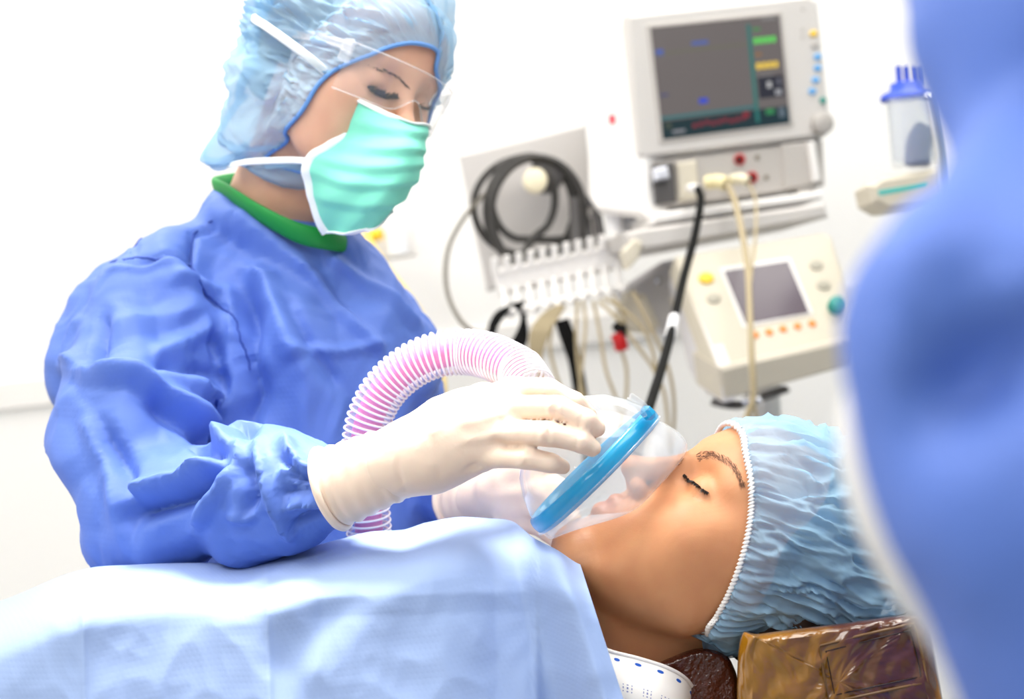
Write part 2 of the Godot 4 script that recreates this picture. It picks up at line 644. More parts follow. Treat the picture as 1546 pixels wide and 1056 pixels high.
# folds pressed into cloth: each is a measured line [[px, py], ...], its width in pixels and its height in metres
func fold_cloth(mb: MB, folds: Array, facing: float, wrinkle: float, wfreq: float, seed_: int, strength := 1.0, settle := 0.5) -> void:
	var nz := FastNoiseLite.new()
	nz.seed = seed_
	nz.fractal_type = FastNoiseLite.FRACTAL_NONE
	nz.frequency = wfreq
	var wz := FastNoiseLite.new()
	wz.seed = seed_ + 1
	wz.fractal_type = FastNoiseLite.FRACTAL_NONE
	wz.frequency = 0.1
	var vb := cam_basis.z
	var cr := RandomNumberGenerator.new()
	cr.seed = seed_ * 7
	var creases := []
	for k in 5:
		var ang := cr.randf_range(-0.9, 1.2) + (PI * 0.5 if k == 3 else 0.0)
		var dir := Vector3(cos(ang), sin(ang) * 0.8, cr.randf_range(-0.6, 0.6)).normalized()
		creases.append([dir, [9.0, 12.0, 16.0, 13.0, 24.0][k], cr.randf() * 9.0, [1.3, 1.0, 0.6, 0.7, 0.25][k]])
	var boxes := []
	for fo in folds:
		var lo := Vector2(9999, 9999)
		var hi := -lo
		for q in fo[0]:
			lo = lo.min(Vector2(q[0], q[1]))
			hi = hi.max(Vector2(q[0], q[1]))
		boxes.append([lo - Vector2.ONE * fo[1] * 1.6, hi + Vector2.ONE * fo[1] * 1.6])
	for k in mb.v.size():
		var p := mb.v[k]
		var n := mb.n[k]
		# creased cloth: facets meeting in sharp lines, in two sizes
		var w := Vector3(p.x * 100.0, p.y * 62.0, p.z * 100.0)
		var warp := Vector3(1, 0.4, 1) * (0.012 * wz.get_noise_3dv(p * 60.0))
		w += Vector3(1, 0.6, 1) * wz.get_noise_3dv(p * 100.0) * 5.0
		var add := wrinkle * 0.3 * (0.25 - absf(wz.get_noise_3dv(w * wfreq * 8.0))) + wrinkle * 0.25 * (0.25 - absf(nz.get_noise_3dv(w * 2.4 + Vector3(50, 9, 3))))
		# straight pressed creases: flat facets between them
		for c in creases:
			var x: float = (p + warp).dot(c[0]) * c[1] + c[2] + 0.30 * wz.get_noise_3dv(p * 45.0 + c[0] * 20.0)
			var mask := smoothstep(-0.1, 0.35, wz.get_noise_3dv(p * 55.0 + c[0] * 70.0))
			add += wrinkle * c[3] * mask * (absf(fposmod(x, 1.0) - 0.5) * 2.0 - 0.5)
		if n.dot(vb) > facing:
			var s := pix(p)
			for fi in folds.size():
				var bx: Array = boxes[fi]
				if s.x < bx[0].x or s.y < bx[0].y or s.x > bx[1].x or s.y > bx[1].y:
					continue
				var fo: Array = folds[fi]
				var best := 1e9
				var along := 0.0
				var pl: Array = fo[0]
				for i in pl.size() - 1:
					var a := Vector2(pl[i][0], pl[i][1])
					var b := Vector2(pl[i + 1][0], pl[i + 1][1])
					var t := clampf((s - a).dot(b - a) / (b - a).length_squared(), 0.0, 1.0)
					var dd := s.distance_to(a.lerp(b, t))
					if dd < best:
						best = dd
						along = (i + t) / (pl.size() - 1.0)
				var x: float = best / fo[1]
				if x < 1.6:
					var ends := smoothstep(0.0, 0.18, along) * (1.0 - smoothstep(0.82, 1.0, along)) * 0.75 + 0.25
					var prof := exp(-x * x * 2.2) * 0.15 + maxf(0.0, 1.0 - x) * 0.85
					add += fo[2] * strength * prof * ends
		mb.v[k] = p + n * add
	# settle the cloth once so that creases stay clean
	var sum := PackedVector3Array()
	sum.resize(mb.v.size())
	var cnt := PackedFloat32Array()
	cnt.resize(mb.v.size())
	for k in range(0, mb.idx.size(), 3):
		var a := mb.idx[k]
		var b := mb.idx[k + 1]
		var c := mb.idx[k + 2]
		sum[a] += mb.v[b] + mb.v[c]
		sum[b] += mb.v[a] + mb.v[c]
		sum[c] += mb.v[a] + mb.v[b]
		cnt[a] += 2.0
		cnt[b] += 2.0
		cnt[c] += 2.0
	for k in mb.v.size():
		mb.v[k] = mb.v[k].lerp(sum[k] / maxf(cnt[k], 1.0), settle)
	mb.normals_from(0, 0)

# a line of measured spots laid on the near side of a finished mesh
func lie_on(mb: MB, line: Array, lift: float) -> PackedVector3Array:
	var want := PackedVector2Array()
	for k in line.size() - 1:
		for q in 8:
			want.append(Vector2(line[k][0], line[k][1]).lerp(Vector2(line[k + 1][0], line[k + 1][1]), q / 8.0))
	want.append(Vector2(line[-1][0], line[-1][1]))
	var sum := PackedVector3Array()
	sum.resize(want.size())
	var wt := PackedFloat32Array()
	wt.resize(want.size())
	for k in mb.v.size():
		if mb.n[k].dot(cam_basis.z) < 0.05:
			continue
		var s := pix(mb.v[k])
		for i in want.size():
			var d := s.distance_squared_to(want[i])
			if d < 64.0:
				var g := exp(-d / 18.0)
				sum[i] += (mb.v[k] + mb.n[k] * lift) * g
				wt[i] += g
	var out := PackedVector3Array()
	for i in want.size():
		if wt[i] > 0.0:
			out.append(sum[i] / wt[i])
	return out

var nurse_f: Field
var patient_f: Field

func _ready() -> void:
	rng.seed = 11
	view_and_light()
	materials()
	room()
	nurse()
	patient()
	drape_and_table()
	breathing_mask()
	background()
	foreground_person()
	print("done ", Time.get_ticks_msec())

func view_and_light() -> void:
	var c := Camera3D.new()
	c.name = "camera"
	add_child(c)
	cam_basis = Basis(Vector3.RIGHT, deg_to_rad(-8.0)) * Basis(Vector3.BACK, deg_to_rad(-6.5))
	c.transform = Transform3D(cam_basis, cam_at)
	c.near = 0.02
	c.far = 50.0
	var at := CameraAttributesPhysical.new()
	at.frustum_focal_length = 50.0
	at.frustum_focus_distance = 1.12
	at.exposure_aperture = 4.5
	c.attributes = at
	c.fov = 28.0
	var we := WorldEnvironment.new()
	we.name = "surroundings"
	var e := Environment.new()
	e.background_mode = Environment.BG_COLOR
	e.background_color = Color(0.8, 0.82, 0.85)
	e.tonemap_mode = Environment.TONE_MAPPER_LINEAR
	e.tonemap_exposure = 1.26
	e.sdfgi_enabled = true
	e.ssao_enabled = true
	e.ssil_enabled = true
	we.environment = e
	add_child(we)

func materials() -> void:
	M.skin = mat(Color.WHITE, 0.48, 0.0, 0.45)
	M.skin.vertex_color_use_as_albedo = true
	M.skin.subsurf_scatter_enabled = true
	M.skin.subsurf_scatter_strength = 0.12
	var pores := noise_tex(0.06, 5, 256, true, 1.2)
	M.skin.normal_enabled = true
	M.skin.normal_texture = pores
	M.skin.normal_scale = 0.35
	triplanar(M.skin, 40.0)
	var weave := dimples(128, 16, 0.5)
	M.gown = mat(Color(0.345, 0.47, 0.79), 0.62, 0.0, 0.5)
	M.gown.heightmap_enabled = true
	M.gown.heightmap_texture = weave
	M.gown.heightmap_scale = 0.02
	triplanar(M.gown, 24.0)
	M.drape = mat(Color(0.60, 0.69, 0.86), 0.75)
	M.drape.heightmap_enabled = true
	M.drape.heightmap_texture = weave
	M.drape.heightmap_scale = 0.015
	triplanar(M.drape, 30.0)
	M.cap = mat(Color(0.68, 0.85, 0.97, 0.58), 0.8)
	M.cap.transparency = BaseMaterial3D.TRANSPARENCY_ALPHA
	M.cap.backlight_enabled = true
	M.cap.backlight = Color(0.35, 0.5, 0.62)
	M.cap.heightmap_enabled = true
	M.cap.heightmap_texture = weave
	M.cap.heightmap_scale = 0.012
	triplanar(M.cap, 36.0)
	M.glove = mat(Color(0.94, 0.85, 0.77), 0.5)
	M.glove.subsurf_scatter_enabled = true
	M.glove.subsurf_scatter_strength = 0.08
	var gn := noise_tex(0.012, 9, 512, true, 3.0)
	M.glove.normal_enabled = true
	M.glove.normal_texture = gn
	M.glove.normal_scale = 0.35
	triplanar(M.glove, 14.0)
	M.white = mat(Color(0.93, 0.92, 0.91), 0.5)
	M.wall = mat(Color(0.955, 0.95, 0.945), 0.8)
	M.floor = mat(Color(0.72, 0.72, 0.70), 0.4)
	M.hair = mat(Color(0.05, 0.03, 0.025), 0.5)
	M.brown_hair = mat(Color(0.33, 0.21, 0.14), 0.6)
	M.black = mat(Color(0.02, 0.02, 0.02), 0.6, 0.0, 0.25)
	M.housing = mat(Color(0.80, 0.785, 0.77), 0.5)
	M.cream = mat(Color(0.82, 0.79, 0.72), 0.5)
	M.grey = mat(Color(0.72, 0.70, 0.68), 0.5)
	M.dark_grey = mat(Color(0.30, 0.29, 0.29), 0.5)
	M.chrome = mat(Color(0.85, 0.86, 0.88), 0.12, 1.0)
	M.beige = mat(Color(0.68, 0.62, 0.49), 0.5)
	M.yellow = mat(Color(0.95, 0.78, 0.15), 0.5)
	M.teal = mat(Color(0.02, 0.55, 0.50), 0.4)
	M.orange = mat(Color(0.92, 0.55, 0.25), 0.5)
	M.red = mat(Color(0.72, 0.05, 0.06), 0.4)
	M.blue_button = mat(Color(0.35, 0.66, 0.90), 0.5)

func slab(lo: Vector3, hi: Vector3) -> MB:
	var mb := MB.new()
	mb.box((lo + hi) * 0.5, Basis.IDENTITY, hi - lo, 0.001)
	return mb

const RX0 := -2.3
const RX1 := 2.5
const RZ0 := -3.05
const RZ1 := 2.0
const RH := 2.9

func room() -> void:
	struct("floor", slab(Vector3(RX0 - 0.1, -0.1, RZ0 - 0.1), Vector3(RX1 + 0.1, 0, RZ1 + 0.1)), M.floor)
	struct("ceiling", slab(Vector3(RX0 - 0.1, RH, RZ0 - 0.1), Vector3(RX1 + 0.1, RH + 0.1, RZ1 + 0.1)), M.wall)
	struct("wall_back", slab(Vector3(RX0, 0, RZ0 - 0.1), Vector3(RX1, RH, RZ0)), M.wall)
	var tile := mat(Color(0.60, 0.66, 0.70), 0.6)
	struct("wall_front", slab(Vector3(RX0, 0, RZ1), Vector3(RX1, RH, RZ1 + 0.1)), tile)
	struct("wall_left", slab(Vector3(RX0 - 0.1, 0, RZ0), Vector3(RX0, RH, RZ1)), M.wall)
	struct("wall_right", slab(Vector3(RX1, 0, RZ0), Vector3(RX1 + 0.1, RH, RZ1)), tile)
	struct("baseboard_back", slab(Vector3(RX0, 0, RZ0), Vector3(RX1, 0.1, RZ0 + 0.015)), M.grey)
	# ceiling panels
	var glow := mat(Color(1, 1, 1), 0.5)
	glow.emission_enabled = true
	glow.emission = Color(1.0, 0.985, 0.96)
	glow.emission_energy_multiplier = 2.0
	var spots := [["over the equipment wall", -0.9, -2.3], ["over the monitor end of the equipment wall", 0.9, -2.3], ["over the table's foot end", -0.95, -0.6], ["over the table's head end", 0.95, -0.6], ["near the front wall", -0.3, 1.1]]
	for s in spots:
		var at := Vector3(s[1], RH - 0.02, s[2])
		var t := thing("ceiling_light", "square white ceiling light panel " + s[0], "light", at, "ceiling light panels")
		var mb := MB.new()
		for q in [[0.0, 0.59, 1.2, 0.02], [0.0, -0.59, 1.2, 0.02], [0.59, 0.0, 0.02, 1.16], [-0.59, 0.0, 0.02, 1.16]]:
			mb.box(at + Vector3(q[0], 0, q[1]), Basis.IDENTITY, Vector3(q[2], 0.04, q[3]), 0.003)
		part(t, "frame", mb, M.white)
		mb = MB.new()
		mb.box(at + Vector3(0, 0.004, 0), Basis.IDENTITY, Vector3(1.16, 0.02, 1.16), 0.002)
		part(t, "diffuser", mb, glow)
		var l := AreaLight3D.new()
		l.name = "light"
		l.area_size = Vector2(1.1, 1.1)
		l.light_energy = 1.55
		l.light_color = Color(1.0, 0.985, 0.96)
		l.shadow_enabled = true
		l.area_range = 12.0
		t.add_child(l)
		l.rotation_degrees.x = -90.0
		l.position.y = -0.03
	# the operating lamp above the table
	var aim := W(540, 700, 1.12)
	var lp := aim + Vector3(0.02, 0.95, -0.22)
	var dirn := (aim - lp).normalized()
	var lb := Basis.looking_at(dirn, Vector3.BACK)
	var t := thing("operating_lamp", "round white operating lamp hanging over the table", "lamp", lp)
	var mb := MB.new()
	mb.lathe(lp, lb, [[0.001, 0.09], [0.10, 0.085], [0.20, 0.05], [0.25, 0.0], [0.25, -0.012], [0.235, -0.012], [0.235, 0.0]], 48)
	part(t, "housing", mb, M.white)
	mb = MB.new()
	mb.lathe(lp, lb, [[0.001, 0.0], [0.236, 0.0], [0.236, 0.006]], 48)
	part(t, "lens", mb, glow)
	mb = MB.new()
	mb.tube(curve([lp + lb.z * 0.08, lp + Vector3(0.0, 0.2, -0.05), lp + Vector3(-0.25, 0.3, -0.1), Vector3(lp.x - 0.3, RH, lp.z - 0.1)], 8), rad(0.022), 12)
	part(t, "arm", mb, M.white)
	var sp := SpotLight3D.new()
	sp.name = "light"
	sp.spot_angle = 17.0
	sp.spot_angle_attenuation = 1.0
	sp.spot_range = 8.0
	sp.light_size = 0.16
	sp.light_energy = 2.6
	sp.light_color = Color(1.0, 0.98, 0.95)
	sp.shadow_enabled = true
	t.add_child(sp)
	sp.basis = lb
	sp.position = dirn * 0.02

# ---------------------------------------------------------------- the nurse
func px_cap(f: Field, a: Array, b: Array, k := 0.01, cut := false) -> void:
	f.cap(W(a[0], a[1], a[2]), a[3] * a[2] / FOCAL, W(b[0], b[1], b[2]), b[3] * b[2] / FOCAL, k, cut)

func chain(f: Field, q: Array, k := 0.01) -> void:
	for i in q.size() - 1:
		px_cap(f, q[i], q[i + 1], k)

func nurse() -> void:
	var base := W(420, 800, 1.5)
	base.y = 0.0
	var t := thing("person", "person in blue gown, green mask and bouffant cap bending over the patient", "person", base)
	var T := Transform3D(ortho(Vector3(0.70, -0.33, 0.63), Vector3(0.67, -0.25, -0.70)), W(534, 115, 1.42))
	var f := Field.new()
	head_field(T, 0.01, f)
	f.cap(T * Vector3(0, -0.04, -0.035), 0.052, W(432, 310, 1.49), 0.054, 0.02)
	f.cap(W(432, 310, 1.49), 0.054, W(420, 420, 1.53), 0.06, 0.03)
	nurse_f = f
	var bo := bounds(f, 0.01)
	var mb := f.surface(bo[0], bo[1], 0.0035)
	tint(mb, Color(0.74, 0.42, 0.29), 0.06, 0.3)
	part(t, "body", mb, M.skin)
	# eyes look down: dark lids and lashes, brows
	var eye := hairs(f, [[555, 131], [566, 141], [582, 148], [602, 148]], 1.2, 1.5, 260, 0.0075, Vector3(0.1, -0.5, 0.9), 0.0035, 0.5, 0.0005)
	part(t, "eyelashes", eye, M.hair).set_meta("kind", "stuff")
	part(t, "eyebrow", hairs(f, [[552, 100], [575, 105], [598, 115], [615, 130]], 1.2, 1.5, 120, 0.006, Vector3(1.0, 0.1, 0.2), 0.004, 0.3, 0.0004), M.brown_hair).set_meta("kind", "stuff")
	part(t, "eyelashes", hairs(f, [[632, 160], [640, 164], [648, 166]], 1.2, 1.5, 80, 0.006, Vector3(0.2, -0.4, 0.9), 0.003, 0.5, 0.0005), M.hair).set_meta("kind", "stuff")
	# gown
	var g := Field.new()
	px_cap(g, [395, 400, 1.53, 85], [450, 560, 1.50, 175], 0.03)
	px_cap(g, [450, 560, 1.50, 175], [455, 800, 1.50, 195], 0.04)
	g.cap(W(455, 800, 1.52), 0.13, W(455, 1150, 1.62), 0.15, 0.05)
	px_cap(g, [385, 345, 1.53, 66], [240, 456, 1.42, 72], 0.06)
	px_cap(g, [440, 390, 1.52, 70], [560, 480, 1.62, 70], 0.06)
	px_cap(g, [500, 420, 1.49, 60], [585, 545, 1.49, 76], 0.05)
	px_cap(g, [228, 458, 1.42, 78], [190, 640, 1.32, 104], 0.04)
	px_cap(g, [190, 480, 1.46, 80], [140, 560, 1.43, 66], 0.04)
	px_cap(g, [198, 640, 1.32, 94], [222, 790, 1.27, 104], 0.04)
	px_cap(g, [230, 780, 1.26, 90], [395, 745, 1.2, 100], 0.02)
	px_cap(g, [395, 745, 1.2, 100], [440, 740, 1.17, 84], 0.02)
	px_cap(g, [440, 740, 1.165, 84], [500, 735, 1.13, 56], 0.015)
	# the far sleeve
	px_cap(g, [585, 520, 1.60, 66], [625, 720, 1.52, 58], 0.03)
	px_cap(g, [625, 720, 1.52, 56], [705, 755, 1.40, 42], 0.02)
	px_cap(g, [395, 350, 1.475, 62], [500, 415, 1.475, 62], 0.04)
	# neck opening
	g.cap(W(442, 290, 1.485), 0.054, W(488, 196, 1.455), 0.073, 0.006, true)
	bo = bounds(g, 0.02)
	mb = g.surface(bo[0], bo[1], 0.0043)
	var folds := [
		[[[372, 401], [400, 425], [432, 515], [452, 548]], 26, 0.016],
		[[[374, 425], [377, 484], [374, 545], [384, 600], [352, 690]], 26, -0.022],
		[[[340, 420], [350, 470], [360, 520]], 20, 0.010],
		[[[478, 371], [583, 453], [648, 501]], 14, 0.006],
		[[[443, 388], [510, 460], [583, 541]], 13, 0.006],
		[[[420, 440], [470, 530], [520, 590]], 16, -0.005],
		[[[452, 527], [510, 530], [583, 519]], 12, 0.004],
		[[[106, 556], [208, 573], [269, 612], [348, 676]], 20, 0.020],
		[[[215, 595], [280, 640], [345, 700]], 22, -0.016],
		[[[226, 560], [290, 585], [339, 612]], 16, 0.012],
		[[[230, 545], [300, 560], [345, 575]], 16, -0.010],
		[[[317, 497], [330, 550], [339, 602]], 14, -0.012],
		[[[225, 540], [280, 515], [325, 488]], 20, 0.010],
		[[[160, 500], [230, 480], [300, 470]], 24, 0.005],
		[[[160, 470], [150, 520], [140, 560]], 14, -0.014],
		[[[128, 470], [112, 520], [106, 556]], 14, 0.012],
		[[[201, 752], [256, 729], [340, 694]], 16, 0.018],
		[[[195, 780], [260, 760], [345, 710]], 22, -0.022],
		[[[120, 620], [165, 700], [180, 800]], 22, 0.010],
		[[[150, 640], [200, 720], [205, 830]], 18, -0.010],
		[[[364, 645], [362, 694], [318, 760], [292, 803]], 16, 0.014],
		[[[388, 672], [405, 730], [422, 788], [444, 817]], 14, 0.014],
		[[[368, 690], [378, 740], [380, 790]], 18, -0.016],
		[[[340, 775], [372, 785], [400, 760]], 12, 0.010],
		[[[430, 660], [440, 690], [460, 700]], 12, 0.010],
		[[[425, 720], [448, 705], [474, 706]], 8, 0.008],
		[[[425, 745], [450, 738], [476, 742]], 8, -0.009],
		[[[428, 768], [452, 762], [480, 764]], 8, 0.008],
		[[[435, 800], [462, 785], [492, 780]], 9, -0.008],
		[[[430, 690], [450, 720], [474, 728]], 7, -0.007],
		[[[167, 396], [252, 391], [289, 402], [313, 446], [352, 476], [378, 560]], 5, -0.0035],
		[[[160, 404], [252, 400], [283, 410]], 7, 0.003],
		[[[289, 402], [291, 354], [321, 334]], 7, -0.005],
		[[[197, 384], [212, 350], [228, 323]], 6, -0.003],
		[[[300, 330], [370, 380], [420, 420]], 22, -0.006],
		[[[330, 300], [420, 370], [480, 420]], 20, 0.005],
		[[[250, 420], [300, 425], [340, 440]], 16, 0.006],
	]
	for fo in folds:
		if absf(fo[2]) < 0.008:
			fo[2] *= 1.7
	fold_cloth(mb, folds, -0.1, 0.0095, 0.10, 21, 1.1, 0.3)
	var gown := part(t, "gown", mb, M.gown, "blue disposable surgical gown")
	var stitch := mat(Color(0.20, 0.31, 0.64), 0.8)
	for l in [[[167, 396], [210, 390], [252, 391], [289, 402], [300, 425], [313, 446], [333, 462], [352, 476], [366, 520], [378, 560]], [[289, 402], [288, 376], [292, 354], [321, 334]], [[197, 384], [212, 350], [228, 323]]]:
		var sm := MB.new()
		sm.tube(lie_on(mb, l, 0.0003), rad(0.0012), 6)
		part(gown, "seam", sm, stitch)
	# green neckband
	mb = MB.new()
	var loop := pcurve([[330, 280, 1.515], [347, 292, 1.455], [392, 322, 1.418], [446, 350, 1.405], [493, 362, 1.415], [524, 365, 1.45], [532, 345, 1.52], [490, 305, 1.56], [400, 275, 1.565]], 8, true)
	mb.tube(loop, rad(0.0105), 12, false, 0.42, cam_basis * Vector3(-0.35, 0.9, 0.25), true)
	part(gown, "neckband", mb, mat(Color(0.02, 0.55, 0.22), 0.6), "green ribbed neckband")
	nurse_cap(t, f, T)
	nurse_mask(t, f, T)
	goggles(t, f, T)
	gloves(t)
	var hip := W(455, 1100, 1.60)
	legs(t, Vector3(hip.x, hip.y, hip.z), Vector3(0.8, 0, -0.6), Vector3(0.6, 0, 0.8))

func nurse_cap(t: Node3D, f: Field, T: Transform3D) -> void:
	var near := []
	for q in [[655, 108], [657, 78], [630, 66], [598, 68], [560, 82], [520, 100], [482, 130], [455, 172], [436, 212], [405, 240]]:
		near.append(hit(f, q[0], q[1], 1.2, 1.55))
	var loop := near.duplicate()
	# the far half mirrors the near one across the middle of the head
	for k in range(near.size() - 2, 3, -1):
		var l: Vector3 = T.affine_inverse() * (near[k] as Vector3)
		loop.append(T * Vector3(absf(l.x) * 1.0, l.y, l.z))
	var band := curve(loop, 14, true)
	for k in band.size():
		band[k] += f.grad(band[k]) * (0.003 - f.at(band[k]))
	var b := Field.new()
	px_cap(b, [560, 60, 1.42, 112], [470, 70, 1.43, 100], 0.03)
	px_cap(b, [500, 20, 1.43, 110], [590, 20, 1.43, 88], 0.03)
	px_cap(b, [420, 140, 1.42, 84], [400, 175, 1.42, 60], 0.008)
	px_cap(b, [520, 90, 1.45, 90], [430, 200, 1.46, 60], 0.03)
	px_cap(b, [400, 190, 1.43, 48], [330, 238, 1.44, 24], 0.015)
	var ctr := W(490, 105, 1.44)
	var mb := bag(b, ctr, band, W(380, 30, 1.47), 80, 26.0, 0.007, 0.013, 5, f)
	var c := part(t, "bouffant_cap", mb, M.cap, "translucent light blue bouffant cap")
	mb = MB.new()
	mb.tube(band, rad(0.0022), 8, false, 1.0, Vector3.ZERO, true)
	part(c, "elastic_band", mb, mat(Color(0.42, 0.62, 0.88), 0.7))
	# hair gathered under the cap
	var h := Field.new()
	h.ell(T * Vector3(0, 0.036, -0.016), T.basis, Vector3(0.077, 0.082, 0.095))
	h.cap(T * Vector3(0, 0.03, -0.08), 0.05, T * Vector3(0, -0.02, -0.12), 0.035, 0.03)
	var bo := bounds(h, 0.01)
	# keep the hair behind the band
	h.cap(T * Vector3(0, -0.02, 0.12), 0.085, T * Vector3(0, 0.03, 0.15), 0.085, 0.02, true)
	part(t, "hair", h.surface(bo[0], bo[1], 0.006), mat(Color(0.45, 0.32, 0.22), 0.6))

func patch(rows: Array, nu: int, nv: int) -> PackedVector3Array:
	# rows of measured spots, smoothly joined both ways
	var cols := []
	for r in rows:
		var c := pcurve(r, 24)
		var line := []
		for i in nu:
			var x := i / float(nu - 1) * (c.size() - 1.0)
			var k := mini(int(x), c.size() - 2)
			line.append(c[k].lerp(c[k + 1], x - k))
		cols.append(line)
	var out := PackedVector3Array()
	out.resize(nu * nv)
	for i in nu:
		var c := curve(cols.map(func(l): return l[i]), 24)
		for j in nv:
			var x := j / float(nv - 1) * (c.size() - 1.0)
			var k := mini(int(x), c.size() - 2)
			out[j * nu + i] = c[k].lerp(c[k + 1], x - k)
	return out

func nurse_mask(t: Node3D, f: Field, _T: Transform3D) -> void:
	var nu := 70
	var nv := 70
	var p := patch([
		[[523, 142, 1.352], [566, 164, 1.334], [612, 183, 1.335], [641, 188, 1.365], [648, 195, 1.43]],
		[[517, 205, 1.350], [568, 213, 1.322], [618, 218, 1.322], [641, 222, 1.36], [640, 228, 1.44]],
		[[468, 243, 1.352], [535, 262, 1.318], [605, 262, 1.312], [635, 258, 1.355], [630, 262, 1.43]],
		[[470, 295, 1.358], [528, 308, 1.322], [585, 305, 1.318], [614, 296, 1.36], [605, 300, 1.42]],
		[[494, 351, 1.368], [525, 353, 1.34], [562, 344, 1.335], [590, 322, 1.365], [585, 318, 1.41]]], nu, nv)
	var mb := MB.new()
	mb.grid(p, nu, nv)
	var nz := FastNoiseLite.new()
	nz.seed = 4
	nz.frequency = 0.16
	nz.fractal_octaves = 2
	var q := PackedVector3Array()
	for j in nv:
		for i in nu:
			var v := j / float(nv - 1)
			var u := i / float(nu - 1)
			var k := j * nu + i
			var n := mb.n[k]
			if n.dot(cam_basis.z) < 0.0 and u < 0.6:
				n = -n
			var mid := smoothstep(0.0, 0.25, u) * (1.0 - smoothstep(0.75, 1.0, u))
			var a := 0.0
			# pleats open downwards in steps, a little fanned
			for pl in [0.17, 0.33, 0.47, 0.62, 0.8]:
				var x: float = (v - pl - 0.10 * (u - 0.4) * (pl - 0.5) * 2.0) * 16.0
				a += 0.0019 * exp(-x * x * 0.5) * signf(-x) * minf(absf(x) * 2.0, 1.0) * (0.4 + 0.6 * mid)
			a += 0.0022 * nz.get_noise_3dv(p[k] * 100.0) * mid + 0.0016 * sin((u * 1.3 + v * 0.9) * 17.0) * smoothstep(0.35, 0.7, v) * (1.0 - u)
			q.append(p[k] + n * a)
	mb = MB.new()
	mb.grid(q, nu, nv)
	var green := mat(Color(0.50, 0.87, 0.78), 0.75)
	green.backlight_enabled = true
	green.backlight = Color(0.2, 0.45, 0.38)
	green.heightmap_enabled = true
	green.heightmap_texture = noise_tex(0.02, 3, 256)
	green.heightmap_scale = 0.03
	triplanar(green, 12.0)
	var m := part(t, "face_mask", mb, green, "mint green pleated face mask")
	var bind := mat(Color(0.92, 0.95, 0.96), 0.7)
	var edge := func(from: int, step: int, count: int, r: float) -> void:
		var l := PackedVector3Array()
		for k in count:
			l.append(q[from + step * k])
		var e := MB.new()
		e.tube(l, rad(r), 8, true, 0.5, cam_basis.x)
		part(m, "binding", e, bind)
	edge.call(0, nu, nv, 0.0055)
	edge.call(0, 1, nu, 0.0028)
	edge.call((nv - 1) * nu, 1, nu, 0.0028)
	# ties
	var tie := func(l: Array, r: float) -> void:
		var e := MB.new()
		e.tube(pcurve(l, 10), rad(r), 8, true, 0.3, cam_basis * Vector3(0.5, 0.8, 0.1))
		part(m, "tie", e, bind)
	tie.call([[524, 143, 1.350], [500, 117, 1.340], [470, 90, 1.322], [430, 60, 1.322], [402, 40, 1.335], [384, 28, 1.37], [380, 18, 1.43]], 0.0042)
	tie.call([[470, 244, 1.352], [440, 242, 1.362], [405, 243, 1.375], [370, 245, 1.39], [345, 250, 1.43]], 0.0036)

func goggles(t: Node3D, f: Field, T: Transform3D) -> void:
	var P := func(x: float, y: float, z: float) -> Vector3: return T * (Vector3(x, y, z) * 0.01)
	var lens := MB.new()
	var pts := PackedVector3Array()
	var nu := 40
	var nv := 10
	for j in nv:
		for i in nu:
			var u := i / float(nu - 1) * 2.0 - 1.0
			var v := j / float(nv - 1)
			var w := u * 1.12
			var nose := exp(-u * u * 30.0)
			var lowy := lerpf(-2.3, -0.4, nose)
			pts.append(P.call(7.9 * sin(w), lerpf(2.4, lowy, v) - absf(u) * 0.3, 3.4 + 7.0 * cos(w) - 0.5 * v))
	lens.grid(pts, nu, nv)
	var g := part(t, "safety_goggles", lens, clear(Color(0.95, 0.97, 1.0), 0.10, 0.04), "clear plastic safety glasses")
	var rimm := clear(Color(0.97, 0.98, 1.0), 0.16, 0.12)
	for row in [0, nv - 1]:
		var l := PackedVector3Array()
		for i in nu:
			l.append(pts[row * nu + i])
		var e := MB.new()
		e.tube(l, rad(0.0009), 8)
		part(g, "rim", e, rimm)
	for q in [-1.0, 1.0]:
		var e := MB.new()
		e.tube(curve([P.call(7.2 * q, 1.6, 6.6), P.call(7.9 * q, 1.5, 4.0), P.call(8.2 * q, 1.2, 0.5), P.call(8.1 * q, 0.6, -3.5)], 8), PackedFloat32Array([0.008, 0.008, 0.0075, 0.0065, 0.0055, 0.005]), 10, true, 0.25, T.basis.y)
		part(g, "temple", e, rimm)
		e = MB.new()
		e.box(P.call(7.35 * q, 1.1, 6.3), T.basis.rotated(T.basis.y, 0.9 * q), Vector3(0.012, 0.022, 0.004), 0.0015)
		part(g, "hinge", e, rimm)

func glove_mesh(f: Field, cell: float, seed_: int) -> MB:
	var bo := bounds(f, 0.008)
	var mb := f.surface(bo[0], bo[1], cell)
	var nz := FastNoiseLite.new()
	nz.seed = seed_
	nz.fractal_type = FastNoiseLite.FRACTAL_RIDGED
	nz.frequency = 0.25
	nz.fractal_octaves = 2
	for k in mb.v.size():
		mb.v[k] += mb.n[k] * 0.0005 * nz.get_noise_3dv(mb.v[k] * 100.0)
	return mb

